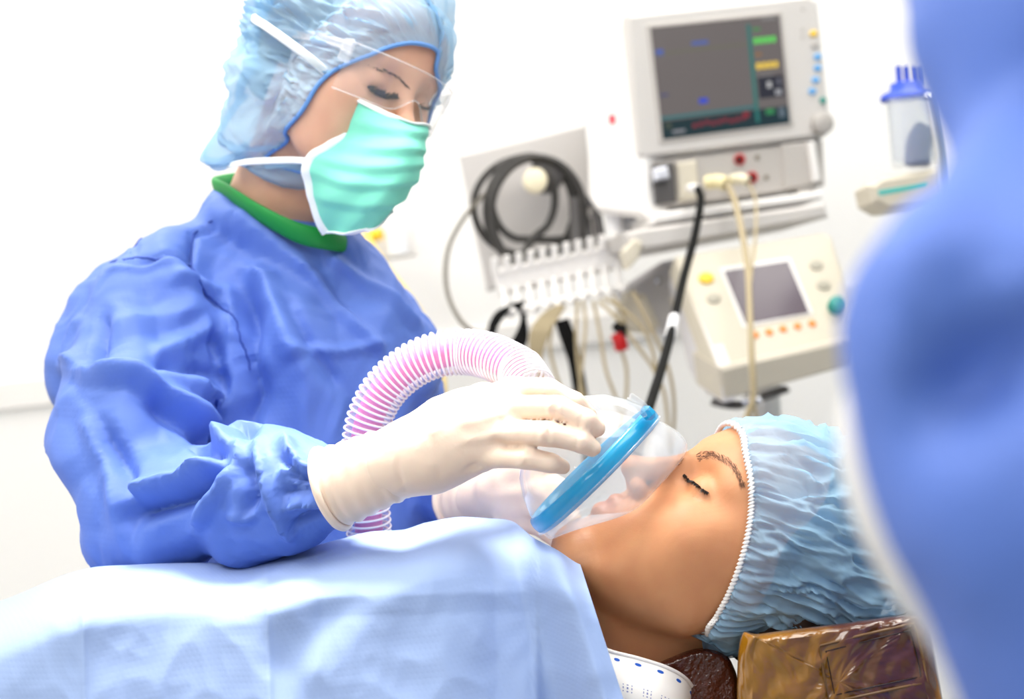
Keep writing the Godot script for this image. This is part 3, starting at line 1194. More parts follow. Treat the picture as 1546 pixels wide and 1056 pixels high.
func cuff_mesh(line: Array, radii: PackedFloat32Array, squash: float, seed_: int) -> Array:
	var c := pcurve(line, 10)
	var nz := FastNoiseLite.new()
	nz.seed = seed_
	nz.frequency = 0.5
	var pts := PackedVector3Array()
	var sides := 56
	var axis := (c[c.size() - 1] - c[0]).normalized()
	var a := cam_basis.z
	a = (a - axis * a.dot(axis)).normalized()
	var b := axis.cross(a)
	for k in c.size():
		var x := k / float(c.size() - 1) * (radii.size() - 1.0)
		var i := mini(int(x), radii.size() - 2)
		var r := lerpf(radii[i], radii[i + 1], x - i)
		for s in sides:
			var w := TAU * s / sides
			var rr := r * (1.0 + 0.03 * nz.get_noise_3d(cos(w) * 2.0, sin(w) * 2.0, k * 0.25)) + 0.0007 * sin(k * 1.1 + 2.0 * sin(w))
			pts.append(c[k] + (a * cos(w) * squash + b * sin(w)) * rr)
	var mb := MB.new()
	mb.grid(pts, sides, c.size(), true)
	var rim := PackedVector3Array()
	for s in sides:
		rim.append(pts[s])
	var e := MB.new()
	e.tube(rim, rad(0.0034), 10, false, 1.0, Vector3.ZERO, true)
	return [mb, e]

func gloves(t: Node3D) -> void:
	var f := Field.new()
	px_cap(f, [585, 703, 1.110, 50], [640, 684, 1.105, 49], 0.02)
	px_cap(f, [640, 684, 1.105, 49], [702, 648, 1.100, 48], 0.03)
	px_cap(f, [680, 640, 1.100, 36], [772, 590, 1.098, 20], 0.02)
	px_cap(f, [680, 655, 1.095, 38], [778, 617, 1.078, 20], 0.016)
	px_cap(f, [670, 675, 1.095, 40], [764, 653, 1.074, 20], 0.016)
	px_cap(f, [660, 690, 1.100, 38], [738, 688, 1.082, 19], 0.016)
	chain(f, [[772, 588, 1.100, 20], [828, 589, 1.090, 17], [868, 608, 1.088, 15.5], [888, 625, 1.092, 12]], 0.003)
	chain(f, [[778, 615, 1.076, 19.5], [842, 616, 1.054, 18], [884, 635, 1.050, 16.5], [901, 647, 1.054, 14]], 0.003)
	chain(f, [[764, 653, 1.070, 19.5], [828, 655, 1.048, 18.5], [876, 667, 1.046, 16.5], [894, 677, 1.050, 14]], 0.003)
	chain(f, [[738, 690, 1.078, 18.5], [795, 692, 1.058, 17], [834, 700, 1.056, 14.5], [850, 705, 1.060, 12]], 0.003)
	px_cap(f, [780, 633, 1.082, 11], [838, 637, 1.062, 9], 0.004)
	chain(f, [[660, 640, 1.13, 34], [730, 605, 1.175, 24], [795, 612, 1.195, 19], [830, 630, 1.185, 15]], 0.01)
	var mb := glove_mesh(f, 0.0024, 3)
	fold_cloth(mb, [
		[[[845, 597], [838, 612], [836, 634]], 5, -0.0016], [[[832, 600], [828, 616], [828, 632]], 4, 0.0010],
		[[[834, 636], [828, 655], [826, 674]], 5, -0.0016], [[[822, 638], [817, 655], [816, 672]], 4, 0.0010],
		[[[800, 676], [795, 692], [796, 708]], 5, -0.0014], [[[884, 620], [876, 634], [874, 652]], 4, -0.0013],
		[[[880, 650], [870, 666], [868, 682]], 4, -0.0013], [[[832, 574], [826, 588], [828, 604]], 5, -0.0013],
		[[[770, 578], [788, 596], [830, 602]], 7, -0.0020], [[[752, 628], [766, 645], [774, 642]], 6, -0.0014],
		[[[738, 664], [762, 674], [800, 675]], 6, -0.0026], [[[700, 712], [715, 702], [728, 706]], 5, -0.0018],
		[[[712, 716], [725, 708], [740, 712]], 4, 0.0014], [[[690, 600], [730, 610], [772, 598]], 10, 0.0016],
		[[[690, 640], [730, 632], [768, 622]], 10, 0.0016], [[[690, 668], [725, 662], [756, 656]], 9, 0.0014],
		[[[598, 690], [604, 720], [614, 748]], 5, -0.0016], [[[640, 640], [660, 690], [665, 730]], 8, -0.0010],
	], 0.0, 0.0012, 0.2, 41)
	var hand := part(t, "glove", mb, M.glove, "cream latex glove, fingers closed on the clear mask")
	var cu := cuff_mesh([[500, 737, 1.125], [520, 730, 1.122], [555, 716, 1.115], [590, 703, 1.11], [612, 695, 1.108]], PackedFloat32Array([0.0325, 0.0325, 0.031, 0.0295, 0.0275]), 0.9, 2)
	part(hand, "cuff", cu[0], M.glove)
	part(hand, "rolled_edge", cu[1], M.glove)
	# the far hand holds the patient's jaw
	f = Field.new()
	px_cap(f, [715, 752, 1.36, 34], [770, 745, 1.30, 38], 0.02)
	chain(f, [[765, 725, 1.29, 22], [805, 722, 1.27, 18], [842, 738, 1.25, 16], [862, 760, 1.235, 13]], 0.006)
	chain(f, [[772, 745, 1.285, 22], [815, 742, 1.26, 18], [850, 762, 1.24, 16], [866, 785, 1.23, 13]], 0.006)
	chain(f, [[772, 765, 1.29, 22], [812, 765, 1.265, 18], [845, 785, 1.245, 16], [858, 805, 1.235, 13]], 0.006)
	chain(f, [[765, 782, 1.30, 20], [800, 788, 1.28, 16], [828, 803, 1.26, 14], [842, 818, 1.25, 12]], 0.006)
	chain(f, [[745, 735, 1.31, 24], [790, 708, 1.28, 18], [826, 700, 1.26, 15]], 0.01)
	mb = glove_mesh(f, 0.0034, 8)
	hand = part(t, "glove", mb, M.glove, "cream latex glove behind the clear mask")
	cu = cuff_mesh([[690, 757, 1.385], [705, 754, 1.37], [728, 750, 1.35]], PackedFloat32Array([0.028, 0.027, 0.024]), 0.9, 6)
	part(hand, "cuff", cu[0], M.glove)
	part(hand, "rolled_edge", cu[1], M.glove)

# ---------------------------------------------------------------- the patient
var head_T: Transform3D

func patient() -> void:
	var T := Transform3D(ortho(Vector3(-0.49, 0.853, 0.174), Vector3(0.087, -0.15, 0.985)), W(1096, 836, 1.15))
	head_T = T
	var base := W(900, 1100, 1.18)
	var t := thing("person", "patient lying under the light blue drape with eyes closed and blue cap", "person", base)
	var f := Field.new()
	head_field(T, 0.0104, f, 0.7)
	f.cap(W(1085, 880, 1.16), 0.052, W(965, 945, 1.182), 0.056, 0.016)
	f.cap(W(965, 945, 1.182), 0.056, W(860, 1040, 1.21), 0.07, 0.04)
	f.cap(W(850, 1065, 1.16), 0.05, W(840, 1065, 1.30), 0.05, 0.04)
	f.cap(W(840, 1070, 1.21), 0.08, W(500, 1110, 1.21), 0.08, 0.05)
	patient_f = f
	var bo := bounds(f, 0.01)
	bo[0].x = maxf(bo[0].x, W(820, 900, 1.2).x - 0.08)
	var mb := f.surface(bo[0], bo[1], 0.0028)
	var lip := T * (Vector3(0, -6.2, 8.3) * 0.0104)
	tint(mb, Color(0.56, 0.25, 0.115), 0.07, 0.35, func(p: Vector3, c: Color) -> Color:
		var l: Vector3 = (p - lip) * T.basis
		var k := exp(-(l.x * l.x / 0.0004 + l.y * l.y / 0.0001 + l.z * l.z / 0.0003))
		return c.lerp(Color(0.42, 0.14, 0.10), 0.7 * k))
	part(t, "body", mb, M.skin)
	part(t, "eyebrow", hairs(f, [[1050, 692], [1060, 687], [1072, 685], [1085, 688], [1097, 694], [1108, 704], [1116, 717], [1122, 731]], 1.0, 1.3, 520, 0.0055, Vector3(1.0, 0.4, 0.08), 0.0075, 0.4, 0.00011), M.brown_hair).set_meta("kind", "stuff")
	part(t, "eyebrow", hairs(f, [[1032, 690], [1028, 697], [1025, 702]], 1.0, 1.3, 16, 0.004, Vector3(0.6, 0.2, 0.3), 0.004, 0.4, 0.00016), M.brown_hair).set_meta("kind", "stuff")
	part(t, "eyelashes", hairs(f, [[1033, 716], [1045, 726], [1058, 736], [1070, 744]], 1.0, 1.3, 190, 0.0048, Vector3(0.15, 0.75, 0.75), 0.0012, 0.45, 0.00035), M.hair).set_meta("kind", "stuff")
	patient_cap(t, f, T)
	# printed gown at the neck
	var gm := mat(Color.WHITE, 0.8)
	var im := Image.create(512, 512, false, Image.FORMAT_RGB8)
	im.fill(Color(0.94, 0.93, 0.91))
	var r2 := RandomNumberGenerator.new()
	r2.seed = 5
	for gy in 4:
		for gx in 8:
			var c := Vector2(gx * 64 + 32 + (32 if gy % 2 else 0), gy * 128 + 50)
			var big := gy % 2 == 0
			for y in range(-16, 17):
				for x in range(-16, 17):
					var rr := 10.0 if big else 3.5
					if big and Vector2(x, y).length() < rr:
						im.set_pixel(posmod(int(c.x) + x, 512), posmod(int(c.y) + y, 512), Color(0.05, 0.32, 0.72))
					elif not big and (absi(x) % 12 < 3 and absi(y) % 12 < 5 and (absi(x) < 16)):
						im.set_pixel(posmod(int(c.x) + x, 512), posmod(int(c.y) + y, 512), Color(0.45, 0.48, 0.68))
	gm.albedo_texture = ImageTexture.create_from_image(im)
	var nu := 40
	var p := patch([
		[[900, 975, 1.085], [925, 985, 1.082], [965, 995, 1.082], [1010, 1010, 1.085], [1040, 1030, 1.10], [1056, 1062, 1.13]],
		[[895, 1020, 1.072], [925, 1030, 1.066], [965, 1040, 1.066], [1000, 1052, 1.070], [1030, 1070, 1.085], [1045, 1095, 1.12]],
		[[890, 1080, 1.066], [925, 1090, 1.060], [960, 1100, 1.060], [995, 1110, 1.065], [1022, 1120, 1.08], [1040, 1135, 1.11]]], nu, 24)
	mb = MB.new()
	mb.grid(p, nu, 24, false, 0.8, 0.65)
	var gp := part(t, "patient_gown", mb, gm, "white hospital gown printed with blue dots")
	var hem := PackedVector3Array()
	for i in nu:
		hem.append(p[i])
	mb = MB.new()
	mb.tube(hem, rad(0.0016), 8)
	part(gp, "hem", mb, M.white)

func patient_cap(t: Node3D, f: Field, T: Transform3D) -> void:
	var near := []
	for q in [[1119, 657], [1127, 690], [1133, 730], [1134, 768], [1128, 808], [1116, 850], [1100, 890], [1080, 925], [1066, 948]]:
		near.append(hit(f, q[0], q[1], 1.0, 1.35))
	var loop := near.duplicate()
	for k in range(near.size() - 1, 0, -1):
		var l: Vector3 = T.affine_inverse() * (near[k] as Vector3)
		loop.append(T * Vector3(-absf(l.x) * 0.96, l.y, l.z))
	var band := curve(loop, 14, true)
	for k in band.size():
		band[k] += f.grad(band[k]) * (0.003 - f.at(band[k]))
	var b := Field.new()
	px_cap(b, [1215, 812, 1.155, 160], [1235, 830, 1.155, 146], 0.03)
	px_cap(b, [1180, 786, 1.145, 142], [1165, 768, 1.145, 122], 0.03)
	px_cap(b, [1240, 860, 1.155, 95], [1345, 878, 1.16, 56], 0.03)
	px_cap(b, [1180, 845, 1.145, 135], [1120, 900, 1.13, 72], 0.03)
	px_cap(b, [1130, 890, 1.13, 70], [1092, 945, 1.13, 40], 0.02)
	var mb := bag(b, W(1205, 820, 1.15), band, W(1440, 900, 1.165), 100, 26.0, 0.006, 0.012, 12, f)
	var c := part(t, "bouffant_cap", mb, M.cap, "translucent light blue bouffant cap with white elastic edge")
	mb = MB.new()
	var z := PackedVector3Array()
	for k in band.size():
		z.append(band[k] + f.grad(band[k]) * 0.0016 + T.basis.y * (0.0012 * (1 if k % 2 else -1)))
	mb.tube(z, rad(0.0021), 8, false, 1.0, Vector3.ZERO, true)
	part(c, "elastic_band", mb, M.white, "white crimped elastic band")
	var h := Field.new()
	h.ell(T * (Vector3(0, 3.5, -1.6) * 0.0104), T.basis, Vector3(7.55, 8.2, 9.3) * 0.0104)
	h.cap(T * (Vector3(0, 3, -8) * 0.0104), 0.055, W(1270, 870, 1.16), 0.03, 0.04)
	var bo := bounds(h, 0.01)
	h.cap(T * Vector3(0, -0.06, 0.12), 0.13, T * Vector3(0, -0.04, 0.15), 0.13, 0.02, true)
	part(t, "hair", h.surface(bo[0], bo[1], 0.006), mat(Color(0.27, 0.21, 0.18), 0.7))

# ---------------------------------------------------------------- drape, cushions, table
func lookup(table: Array, x: float) -> float:
	if x <= table[0][0]:
		return table[0][1]
	for k in table.size() - 1:
		if x <= table[k + 1][0]:
			var t: float = (x - table[k][0]) / (table[k + 1][0] - table[k][0])
			var a: float = table[maxi(k - 1, 0)][1]
			var b: float = table[k][1]
			var c: float = table[k + 1][1]
			var d: float = table[mini(k + 2, table.size() - 1)][1]
			return cubic_interpolate(b, c, a, d, t)
	return table[table.size() - 1][1]

func drape_and_table() -> void:
	var crest := [[-260, 960], [-120, 935], [0, 908], [120, 862], [200, 853], [300, 850], [380, 852], [450, 832], [520, 813], [560, 803], [610, 800], [640, 790], [690, 781], [740, 783], [775, 788], [805, 812], [840, 830], [876, 852]]
	var nu := 300
	var nv := 165
	var nz := FastNoiseLite.new()
	nz.seed = 31
	nz.frequency = 0.035
	nz.fractal_octaves = 3
	var rz := FastNoiseLite.new()
	rz.seed = 8
	rz.fractal_type = FastNoiseLite.FRACTAL_RIDGED
	rz.frequency = 0.02
	rz.fractal_octaves = 2
	var pts := PackedVector3Array()
	for j in nv:
		var v := j / float(nv - 1)
		for i in nu:
			var u := i / float(nu - 1)
			var x := lerpf(-260.0, 876.0, u)
			var c := lookup(crest, x)
			var cd := lerpf(1.20, 1.105, smoothstep(760.0, 850.0, x))
			var px := x
			var py: float
			var d: float
			if v < 0.24:
				var w := 1.0 - v / 0.24
				py = c + 200.0 * (1.0 - cos(w * PI * 0.5)) + 60.0 * w * w
				d = cd + 0.14 * sin(w * PI * 0.5)
			else:
				var w := (v - 0.24) / 0.76 * 1.5
				py = c + 330.0 * (1.0 - cos(w * PI * 0.5)) * 0.55 + 330.0 * w * 0.45 
				d = cd - 0.105 * lerpf(1.0, 0.45, smoothstep(0.8, 1.0, u)) * sin(minf(w * 2.5, 1.0) * PI * 0.5) - 0.035 * w
				# the near edge slants away at the neck
				px += smoothstep(0.75, 1.0, u) * (py - c) * 0.32
			# creases from folding: facets that meet in a line
			var a := 0.0
			for f in [[125.0, 0.020, 130.0], [404.0, 0.012, 80.0], [808.0, 0.012, 60.0]]:
				a += f[1] * maxf(0.0, 1.0 - absf(px - f[0] - (py - 900.0) * 0.02) / f[2])
			for f in [125.0, 404.0, 808.0]:
				a += 0.0016 * maxf(0.0, 1.0 - absf(px - f - (py - 900.0) * 0.02) / 5.0)
			a += 0.003 * maxf(0.0, 1.0 - absf(py - 905.0 + (px - 400.0) * 0.03) / 30.0) * smoothstep(100.0, 300.0, px)
			var s := Vector2(px, py)
			for f in [[Vector2(575, 860), Vector2(430, 1000), 34.0, -0.010], [Vector2(640, 850), Vector2(480, 1010), 40.0, 0.007], [Vector2(330, 900), Vector2(180, 985), 40.0, -0.005], [Vector2(780, 870), Vector2(690, 1000), 40.0, 0.004], [Vector2(0, 1040), Vector2(120, 940), 40.0, 0.006], [Vector2(560, 800), Vector2(640, 830), 14.0, -0.006], [Vector2(420, 960), Vector2(460, 1056), 26.0, -0.006]]:
				var t := clampf((s - f[0]).dot(f[1] - f[0]) / (f[1] - f[0]).length_squared(), 0.0, 1.0)
				var q: float = s.distance_to((f[0] as Vector2).lerp(f[1], t)) / f[2]
				a += f[3] * 0.55 * exp(-q * q)
			a += 0.0016 * nz.get_noise_2d(px * 0.12, py * 0.12) + 0.0012 * rz.get_noise_2d(px * 0.4, py * 0.3)
			pts.append(W(px, py, d - a))
	var mb := MB.new()
	mb.grid(pts, nu, nv)
	var under := PackedVector3Array()
	for k in pts.size():
		under.append(pts[k] - cam_basis.z * 0.0012 - cam_basis.y * 0.0012)
	mb.grid(under, nu, nv)
	single("surgical_drape", mb, M.drape, "light blue paper drape spread over the patient's chest", "drape", W(400, 1240, 1.06))
	# gel cushions under neck and head
	var amber := mat(Color.WHITE, 0.16, 0.0, 0.6)
	amber.vertex_color_use_as_albedo = true
	amber.clearcoat_enabled = true
	amber.clearcoat = 0.5
	amber.clearcoat_roughness = 0.08
	var t := thing("head_cushion", "glossy amber gel cushion under the patient's cap", "cushion", W(1270, 1180, 1.12))
	mb = cushion([[1118, 965], [1150, 957], [1270, 942], [1380, 929], [1402, 950], [1425, 1070], [1440, 1180], [1108, 1200], [1112, 1080]], 1.03, 1.28, 0.018, 0.0038)
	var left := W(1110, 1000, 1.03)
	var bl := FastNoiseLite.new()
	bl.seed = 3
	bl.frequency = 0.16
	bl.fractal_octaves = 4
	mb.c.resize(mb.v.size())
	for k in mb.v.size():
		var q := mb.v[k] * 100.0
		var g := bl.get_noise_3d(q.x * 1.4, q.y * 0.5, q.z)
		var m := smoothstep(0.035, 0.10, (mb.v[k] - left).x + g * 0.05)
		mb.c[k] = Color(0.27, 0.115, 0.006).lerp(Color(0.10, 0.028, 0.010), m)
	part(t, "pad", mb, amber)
	# stitched rectangle on the near face
	mb = MB.new()
	var pan := [[1237, 976], [1308, 958], [1380, 942], [1392, 985], [1400, 1030], [1330, 1045], [1252, 1062], [1244, 1020]]
	mb.tube(pcurve(pan.map(func(q): return [q[0], q[1], 1.0285]), 1, true), rad(0.0012), 6, false, 1.0, Vector3.ZERO, true)
	part(t, "seam", mb, mat(Color(0.42, 0.30, 0.16), 0.25))
	mb = MB.new()
	mb.tube(pcurve([[1247, 984, 1.0285], [1310, 968, 1.0285], [1374, 952, 1.0285], [1384, 990, 1.0285], [1390, 1022, 1.0285], [1325, 1036, 1.0285], [1260, 1050, 1.0285]], 1, true), rad(0.0006), 6, false, 1.0, Vector3.ZERO, true)
	part(t, "seam", mb, mat(Color(0.16, 0.08, 0.04), 0.25))
	var brown := mat(Color(0.30, 0.13, 0.08), 0.22, 0.0, 0.6)
	brown.normal_enabled = true
	brown.normal_texture = noise_tex(0.05, 13, 256, true, 6.0)
	brown.normal_scale = 0.7
	triplanar(brown, 16.0)
	mb = cushion([[985, 1010], [1020, 990], [1056, 979], [1088, 984], [1106, 1004], [1116, 1050], [1118, 1190], [960, 1200], [965, 1060]], 1.105, 1.25, 0.016, 0.0012)
	single("neck_cushion", mb, brown, "small dark brown gel pad under the patient's neck", "cushion", W(1040, 1190, 1.12))
	# table
	var top := W(1260, 1190, 1.12).y - 0.055
	var cx := W(500, 1150, 1.2).x
	var cz := W(1260, 1190, 1.15).z
	t = thing("operating_table", "tan padded operating table under cushions and drape", "table", Vector3(cx, 0, cz))
	mb = MB.new()
	mb.box(Vector3(cx, top - 0.035, cz), Basis.IDENTITY, Vector3(2.0, 0.06, 0.44), 0.015)
	part(t, "mattress", mb, mat(Color(0.62, 0.45, 0.22), 0.45))
	mb = MB.new()
	mb.box(Vector3(cx, top - 0.09, cz), Basis.IDENTITY, Vector3(1.96, 0.05, 0.42), 0.006)
	part(t, "frame", mb, M.chrome)
	mb = MB.new()
	mb.box(Vector3(cx - 0.2, (top - 0.115 + 0.12) * 0.5, cz), Basis.IDENTITY, Vector3(0.4, top - 0.115 - 0.12, 0.36), 0.02)
	part(t, "column", mb, M.grey)
	mb = MB.new()
	mb.box(Vector3(cx - 0.1, 0.06, cz), Basis.IDENTITY, Vector3(1.3, 0.12, 0.5), 0.02)
	part(t, "base", mb, M.dark_grey)

# a soft pad: measured outline, from depth d0 (near) to d1, with rounded rims and a creased skin
func cushion(outline: Array, d0: float, d1: float, soft: float, crease: float) -> MB:
	var loop := curve(outline.map(func(q): return Vector3(q[0], q[1], 0.0)), 10, true)
	var ctr := Vector3.ZERO
	for p in loop:
		ctr += p
	ctr /= loop.size()
	var nz := FastNoiseLite.new()
	nz.seed = 17
	nz.fractal_type = FastNoiseLite.FRACTAL_RIDGED
	nz.frequency = 0.03
	nz.fractal_octaves = 2
	var rows := []
	for k in 14:
		rows.append([k / 13.0 * 0.85, 0.0])
	for k in 9:
		var w := k / 8.0 * PI * 0.5
		rows.append([0.85 + 0.15 * sin(w), (1.0 - cos(w))])
	var back := rows.duplicate()
	back.reverse()
	var pts := PackedVector3Array()
	var total := rows.size() * 2
	for j in total:
		var near := j < rows.size()
		var r: Array = rows[j] if near else back[j - rows.size()]
		for i in loop.size():
			var s := ctr.lerp(loop[i], maxf(r[0], 0.001))
			var d: float = d0 + soft * r[1] if near else d1 - soft * r[1]
			d -= crease * nz.get_noise_2d(s.x * 0.9 + s.y * 0.5, s.y * 0.16 - s.x * 0.1) * (1.0 if near else -1.0)
			pts.append(W(s.x, s.y, d))
	var mb := MB.new()
	mb.grid(pts, loop.size(), total, true)
	return mb

# ---------------------------------------------------------------- breathing mask and hose
func breathing_mask() -> void:
	var T := head_T
	# mask frame in the middle plane of the face
	var a := W(812, 793, 1.135)
	var b := W(984, 626, 1.13)
	var e1 := (b - a).normalized()
	var mid := (a + b) * 0.5
	var look := (cam_at - mid).normalized()
	var e2 := (look - e1 * look.dot(e1)).normalized()
	e2 = e2.rotated(e1, deg_to_rad(5.0))
	var nrm := e2.cross(e1) * -1.0
	if nrm.dot(T.basis.z) < 0.0:
		nrm = -nrm
	var ctr := (a + b) * 0.5
	var hl := (b - a).length() * 0.5
	var t := thing("breathing_mask", "clear breathing mask with blue rim held over the patient's mouth and nose", "mask", ctr)
	var nu := 96
	# outline: round at the chin, narrower at the nose
	var shape := func(w: float, k: float) -> Vector3:
		var y := cos(w)
		var wid := 0.047 * (1.0 - 0.22 * y)
		return ctr + e1 * (y * hl * k) + e2 * (sin(w) * wid * k)
	var loop := PackedVector3Array()
	for i in nu:
		loop.append(shape.call(TAU * i / nu, 1.0))
	var blue := mat(Color(0.08, 0.66, 0.82, 0.82), 0.3)
	blue.transparency = BaseMaterial3D.TRANSPARENCY_ALPHA
	blue.clearcoat_enabled = true
	blue.clearcoat = 0.8
	blue.clearcoat_roughness = 0.05
	blue.backlight_enabled = true
	blue.backlight = Color(0.05, 0.45, 0.7)
	var mb := MB.new()
	mb.tube(loop, rad(0.0078), 16, false, 0.5, nrm, true)
	part(t, "rim", mb, blue, "translucent blue rim")
	var clr := clear(Color(0.93, 0.96, 0.98), 0.16, 0.06)
	# soft cushion between rim and face, deeper towards the nose
	var milky := mat(Color(0.88, 0.92, 0.95, 0.34), 0.3)
	milky.transparency = BaseMaterial3D.TRANSPARENCY_ALPHA
	milky.clearcoat_enabled = true
	milky.clearcoat = 1.0
	milky.clearcoat_roughness = 0.06
	var nz := FastNoiseLite.new()
	nz.seed = 2
	nz.frequency = 0.25
	var pts := PackedVector3Array()
	var rows := 18
	for j in rows:
		var v := j / float(rows - 1)
		for i in nu:
			var w := TAU * i / nu
			var up := (cos(w) + 1.0) * 0.5
			var depth := lerpf(0.013, 0.038, smoothstep(0.0, 0.6, up))
			var out := 1.0 + 0.12 * sin(v * PI) * lerpf(0.4, 1.0, up) - 0.40 * v * v * v
			var q: Vector3 = shape.call(w, out)
			q -= nrm * (0.004 + depth * sin(minf(v * 1.25, 1.0) * PI * 0.5))
			q += e2 * 0.0012 * nz.get_noise_3dv(q * 100.0) * sin(v * PI)
			pts.append(q)
	mb = MB.new()
	mb.grid(pts, nu, rows, true)
	part(t, "air_cushion", mb, milky, "milky clear air cushion")
	# shell and port
	pts = PackedVector3Array()
	var off := e1 * 0.008
	var prof := [[1.0, 0.002], [0.985, 0.010], [0.90, 0.024], [0.76, 0.038], [0.58, 0.050], [0.42, 0.057], [0.33, 0.062]]
	for q in prof:
		for i in nu:
			var w := TAU * i / nu
			var p: Vector3 = shape.call(w, q[0])
			var k: float = 1.0 - smoothstep(0.3, 0.7, q[0])
			var ring := ctr + off + (e1 * cos(w) + e2 * sin(w)) * 0.0155
			pts.append(p.lerp(ring, k) + nrm * q[1])
	mb = MB.new()
	mb.grid(pts, nu, prof.size(), true)
	part(t, "shell", mb, clr, "clear plastic shell")
	mb = MB.new()
	var pb := Basis(e1, e2, e1.cross(e2))
	if pb.z.dot(nrm) < 0.0:
		pb = Basis(e2, e1, e2.cross(e1))
	mb.lathe(ctr + off + nrm * 0.060, pb, [[0.0155, 0.0], [0.0155, 0.016], [0.0125, 0.016], [0.0125, 0.0]], 32)
	part(t, "port", mb, clr)
	# a raised line on the rim, hooks for the head strap
	var line := PackedVector3Array()
	for i in nu:
		line.append((shape.call(TAU * i / nu, 1.055) as Vector3) - nrm * 0.0055)
	mb = MB.new()
	mb.tube(line, rad(0.0013), 8, false, 1.0, Vector3.ZERO, true)
	part(t, "seal_ridge", mb, clr)
	for h in [[[982, 625, 1.098], [972, 612, 1.094], [957, 600, 1.092], [952, 598, 1.091]], [[974, 628, 1.095], [966, 617, 1.092], [950, 606, 1.09], [946, 604, 1.09]], [[880, 623, 1.115], [898, 623, 1.112], [903, 618, 1.111], [890, 606, 1.11], [885, 606, 1.11]]]:
		mb = MB.new()
		mb.tube(pcurve(h, 6), rad(0.0022), 8)
		part(t, "strap_hook", mb, clr)
	mb = MB.new()
	mb.box(W(978, 624, 1.10), Basis(e1, nrm, e2).orthonormalized(), Vector3(0.010, 0.012, 0.012), 0.003)
	part(t, "hook_base", mb, blue)
	# hose
	var port := ctr + off + nrm * 0.076
	var hp := pix(port)
	var path := pcurve([[560, 900, 1.27], [557, 800, 1.255], [553, 755, 1.25], [549, 700, 1.245], [555, 642, 1.24], [578, 592, 1.235], [616, 556, 1.23], [660, 536, 1.225], [705, 532, 1.22], [745, 540, 1.20], [hp.x - 22.0, hp.y - 36.0, 1.17]], 20)
	path.append(port)
	# even steps
	var even := PackedVector3Array()
	var total := 0.0
	var nextat := 0.0
	for k in path.size() - 1:
		var seg := path[k].distance_to(path[k + 1])
		while nextat <= total + seg:
			even.append(path[k].lerp(path[k + 1], (nextat - total) / seg))
			nextat += 0.0055
		total += seg
	var ht := thing("breathing_hose", "ribbed clear hose with pink lining looping behind the gloved wrist", "hose", even[0])
	mb = MB.new()
	mb.tube(even.slice(0, even.size() - 9), rad(0.0125), 20, true)
	var pink := mat(Color(0.86, 0.27, 0.68), 0.5)
	part(ht, "lining", mb, pink, "pink inner tube")
	var fine := PackedVector3Array()
	var fr := PackedFloat32Array()
	for k in even.size() - 1:
		for q in 4:
			fine.append(even[k].lerp(even[k + 1], q / 4.0))
			fr.append(0.0188 + 0.0010 * cos(q / 4.0 * TAU))
	mb = MB.new()
	mb.tube(fine, fr, 28, false)
	var film := mat(Color(0.97, 0.96, 0.98, 0.22), 0.3)
	film.transparency = BaseMaterial3D.TRANSPARENCY_ALPHA
	film.clearcoat_enabled = true
	film.clearcoat = 1.0
	film.clearcoat_roughness = 0.1
	part(ht, "wall", mb, film, "clear corrugated wall")
	var ribm := mat(Color(0.97, 0.96, 0.98, 0.85), 0.35)
	ribm.transparency = BaseMaterial3D.TRANSPARENCY_ALPHA
	var torus := MB.new()
	var ringp := PackedVector3Array()
	for i in 36:
		ringp.append(Vector3(cos(TAU * i / 36.0), sin(TAU * i / 36.0), 0) * 0.0196)
	torus.tube(ringp, rad(0.0010), 6, false, 1.0, Vector3.ZERO, true)
	var tm := torus.mesh(Vector3.ZERO, ribm)
	for k in range(1, even.size() - 1):
		var o := MeshInstance3D.new()
		o.name = "rib"
		o.mesh = tm
		var dir := (even[k + 1] - even[k - 1]).normalized()
		o.transform = Transform3D(Basis.looking_at(dir, Vector3(0.1, 0.2, 0.97)), even[k] - even[0])
		ht.add_child(o, true)

# ---------------------------------------------------------------- equipment behind
class Face:
	var o: Vector3
	var b: Basis
	func w(x: float, y: float, z := 0.0) -> Vector3:
		return o + b.x * x + b.y * y + b.z * z

# a flat face measured by three spots: top left, top right, bottom left
func face(tl: Array, tr: Array, bl: Array) -> Face:
	var f := Face.new()
	f.o = W(tl[0], tl[1], tl[2])
	var x := (W(tr[0], tr[1], tr[2]) - f.o).normalized()
	var y := f.o - W(bl[0], bl[1], bl[2])
	y = (y - x * y.dot(x)).normalized()
	f.b = Basis(x, y, x.cross(y))
	return f

# where a spot of the photograph lies on the face, in its own axes
func on(f: Face, px: float, py: float, z := 0.0) -> Vector2:
	var dir := W(px, py, 1.0) - cam_at
	var t := (f.o + f.b.z * z - cam_at).dot(f.b.z) / dir.dot(f.b.z)
	var q := (cam_at + dir * t - f.o) * f.b
	return Vector2(q.x, q.y)

func plate(f: Face, spots: Array, z0: float, z1: float, bev := 0.003) -> MB:
	var pl := PackedVector2Array()
	for q in spots:
		pl.append(on(f, q[0], q[1], z1))
	if not Geometry2D.is_polygon_clockwise(pl):
		pl.reverse()
	pl.reverse()
	var mb := MB.new()
	mb.prism(f.o + f.b.z * z0, f.b, pl, z1 - z0, bev)
	return mb

func button(f: Face, px: float, py: float, z: float, r: float, h: float, sides := 20, stretch := 1.0) -> MB:
	var q := on(f, px, py, z)
	var mb := MB.new()
	mb.lathe(f.w(q.x, q.y, z), Basis(f.b.x * stretch, f.b.y, f.b.z), [[r, 0.0], [r, h * 0.7], [r * 0.85, h], [0.0005, h]], sides)
	return mb

func cable(l: Array, r: float, sides := 10) -> MB:
	var mb := MB.new()
	mb.tube(pcurve(l, 10), rad(r), sides)
	return mb

